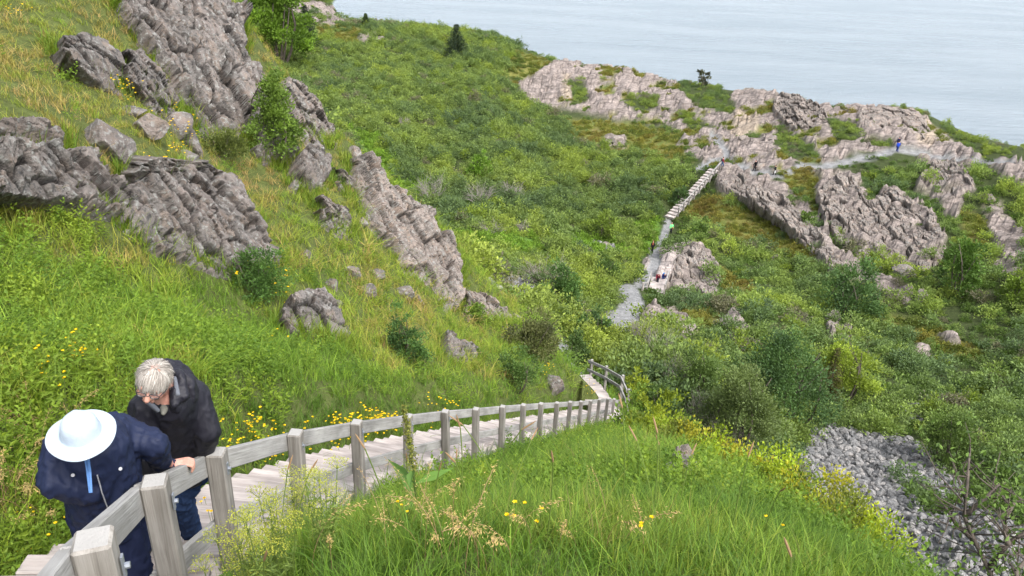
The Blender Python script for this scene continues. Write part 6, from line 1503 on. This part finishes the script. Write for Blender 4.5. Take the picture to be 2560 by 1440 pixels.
def flowers():
    rng = np.random.default_rng(61); v = [multi_src('seed_stalk', seed_stalk(rng, .55+.3*rng.random()), [M_STALK, M_SEED]) for _ in range(6)]
    near = (1-ZG['far'])*(gRHO < 4.5)*(gRHO > 1.5)*(SPX > 650)*(SPX < 1950); X, Y, Z = scatter(near*np.clip(9/np.maximum(gRHO, 2.2), 1, 4), rng); P = np.stack([X, Y, Z], -1); k = stairs_clear(X, Y, .2); P = P[k]; n = len(P); s = np.clip(.35+.11*np.linalg.norm(P, axis=1), .45, 1)*(.8+.4*rng.random(n))
    cover('seed_stalks', P, np.stack([rng.normal(size=n)*.1, rng.normal(size=n)*.1, rng.random(n)*6.28], 1), np.repeat(s[:, None], 3, 1), np.ones((n, 3)), v, rng)
    v = [multi_src('dry_panicle', drooping_panicle(rng, .5+.25*rng.random()), [M_SEED, plain('straw', (0.46, 0.36, 0.17))]) for _ in range(5)]
    P = pixel_patch([(1200,1425,90,25,20),(1080,1340,60,25,7),(150,1300,90,60,40),(100,1150,80,60,16),(900,1400,90,40,6),(1500,1390,120,30,5)], rng, 9); n = len(P); s = np.clip(.22+.10*np.linalg.norm(P, axis=1), .4, 1)*(.7+.4*rng.random(n))
    cover('dry_panicles', P, np.stack([0*s, 0*s, rng.random(n)*6.28], 1), np.repeat(s[:, None], 3, 1), np.ones((n, 3)), v, rng)
    v = [multi_src('buttercup', buttercup(rng), [M_STALK, M_YEL]) for _ in range(4)]
    P = pixel_patch([(920,1115,45,18,44),(985,1105,25,12,20),(850,1140,40,18,12),(700,1140,30,20,9),(620,1185,20,14,10),(640,1120,40,14,12),(320,265,18,12,9),(460,360,25,40,14),(420,400,30,25,7),(40,75,20,10,4),(1470,1000,8,10,6),(1360,950,20,10,4),(150,1000,60,60,8),(100,1360,60,50,6),(520,1340,40,40,6),(1000,1390,200,40,2),(1500,1400,200,30,2),(1900,1400,150,30,2),(220,945,6,6,5),(1100,1060,60,14,8),(700,700,100,60,8),(1160,770,40,20,5)], rng); n = len(P); r = np.linalg.norm(P, axis=1)
    s = np.clip(.30+.07*r, .45, 1.5)*(.8+.4*rng.random(n)); cover('buttercups', P, np.stack([0*s, 0*s, rng.random(n)*6.28], 1), np.repeat(s[:, None], 3, 1), np.ones((n, 3)), v, rng)
flowers()
def umbel_proto():
    rng = np.random.default_rng(71); st = []; hd = []
    for a in range(6):
        ang = a*1.05+rng.random()*.6; l = np.array([math.cos(ang), math.sin(ang), 0])*(.05+.12*rng.random()); e = l+np.array([0, 0, .50+.34*rng.random()]); st.append((tube_geo([(0, 0, 0), e*.5+l*.2, e], [.005, .004, .003], 5), 0))
        for k in range(15):
            t = k*2.4; q = .085*math.sqrt((k+.5)/15); c = e+np.array([math.cos(t)*q, math.sin(t)*q, .075-.25*q]); st.append((tube_geo([e, c], .0012, 3), 0)); m = 16; C = c+rng.normal(size=(m, 3))*np.array([.012, .012, .006]); hd.append(leaves(C, rng.normal(size=(m, 3))+np.array([0, 0, .6]), .010, .008, rng))
        for k in range(14):
            t = .15+.7*rng.random(); b = e*t; st.append((leaves(b+rng.normal(size=(9, 3))*.03, np.repeat((rng.normal(size=3)+np.array([0, 0, .4]))[None], 9, 0)+rng.normal(size=(9, 3))*.3, .06, .008, rng), 0))
    V = np.concatenate([h[0] for h in hd]); F = np.concatenate([h[1]+i*len(hd[0][0]) for i, h in enumerate(hd)]); S = np.concatenate([h[2] for h in hd])
    return multi_src('stalk', st, [M_STALK]).data, mesh_np('flower_head', V, F, [M_UMB], False, link=False, attrs={'shade': S}).data
_us, _uf = umbel_proto()
for k, (px, py, r, sc) in enumerate([(455,1440,2.75,.8),(400,1400,3.1,.72),(395,1440,2.7,.75),(350,1440,2.9,.6),(480,1420,3.0,.8),(520,1350,4.0,.8),(600,1330,4.5,.85),(690,1290,5.4,.9),(640,1400,3.4,.7),(560,1440,2.9,.62),(760,1300,5.6,.8),(690,1420,3.2,.6),(820,1420,3.2,.5)]):
    p = at(px, py, r); p[2] = ground(p[:1], p[1:2])[0]; root = empty('umbel_plant', p, k*1.3); root.scale = (sc,)*3; tag(root, 'yellow green umbel plant in the grass before the nearest posts', 'wild plant', 'umbel plants before the posts')
    for nm, me in (('stalk', _us), ('flower_head', _uf)):
        o = bpy.data.objects.new(nm, me); COL.objects.link(o); o.parent = root
def dock():
    rng = np.random.default_rng(9); p = at(1045, 1330, 4.6); p[2] = ground(p[:1], p[1:2])[0]; root = empty('dock_plant', p); tag(root, 'tall dock with curved yellow green seed spike in the near grass', 'wild plant')
    pts = [np.array([-.05*t**2-.02*t, 0.02*t, .78*t]) for t in np.linspace(0, 1, 9)]; m = MB(); m.tube(pts, [.007*(1-.6*t) for t in np.linspace(0, 1, 9)], 6); m.build('stalk', M_STALK, root, True); C = []
    for q in range(620):
        t = .45+.55*rng.random(); i = t*8; j = min(int(i), 7); c = pts[j]*(1-i+j)+pts[j+1]*(i-j); C.append(c+rng.normal(size=3)*.017*(1.35-t))
    V, F, S = leaves(np.array(C), rng.normal(size=(len(C), 3))+np.array([0, 0, .3]), .013, .011, rng); mesh_np('seed_spike', V, F, [plain('dock_seed', (0.17, 0.19, 0.045))], False, root, attrs={'shade': S})
    C = np.array([pts[k] for k in (1, 2, 2, 3, 3, 4)]); a = np.arange(6)*2.2; V, F, S = leaves(C, np.stack([np.cos(a), np.sin(a), .35+0*a], 1), .22, .05, rng); mesh_np('leaf', V, F, [plain('dock_leaf', (0.10, 0.20, 0.05))], False, root, attrs={'shade': S})
dock()
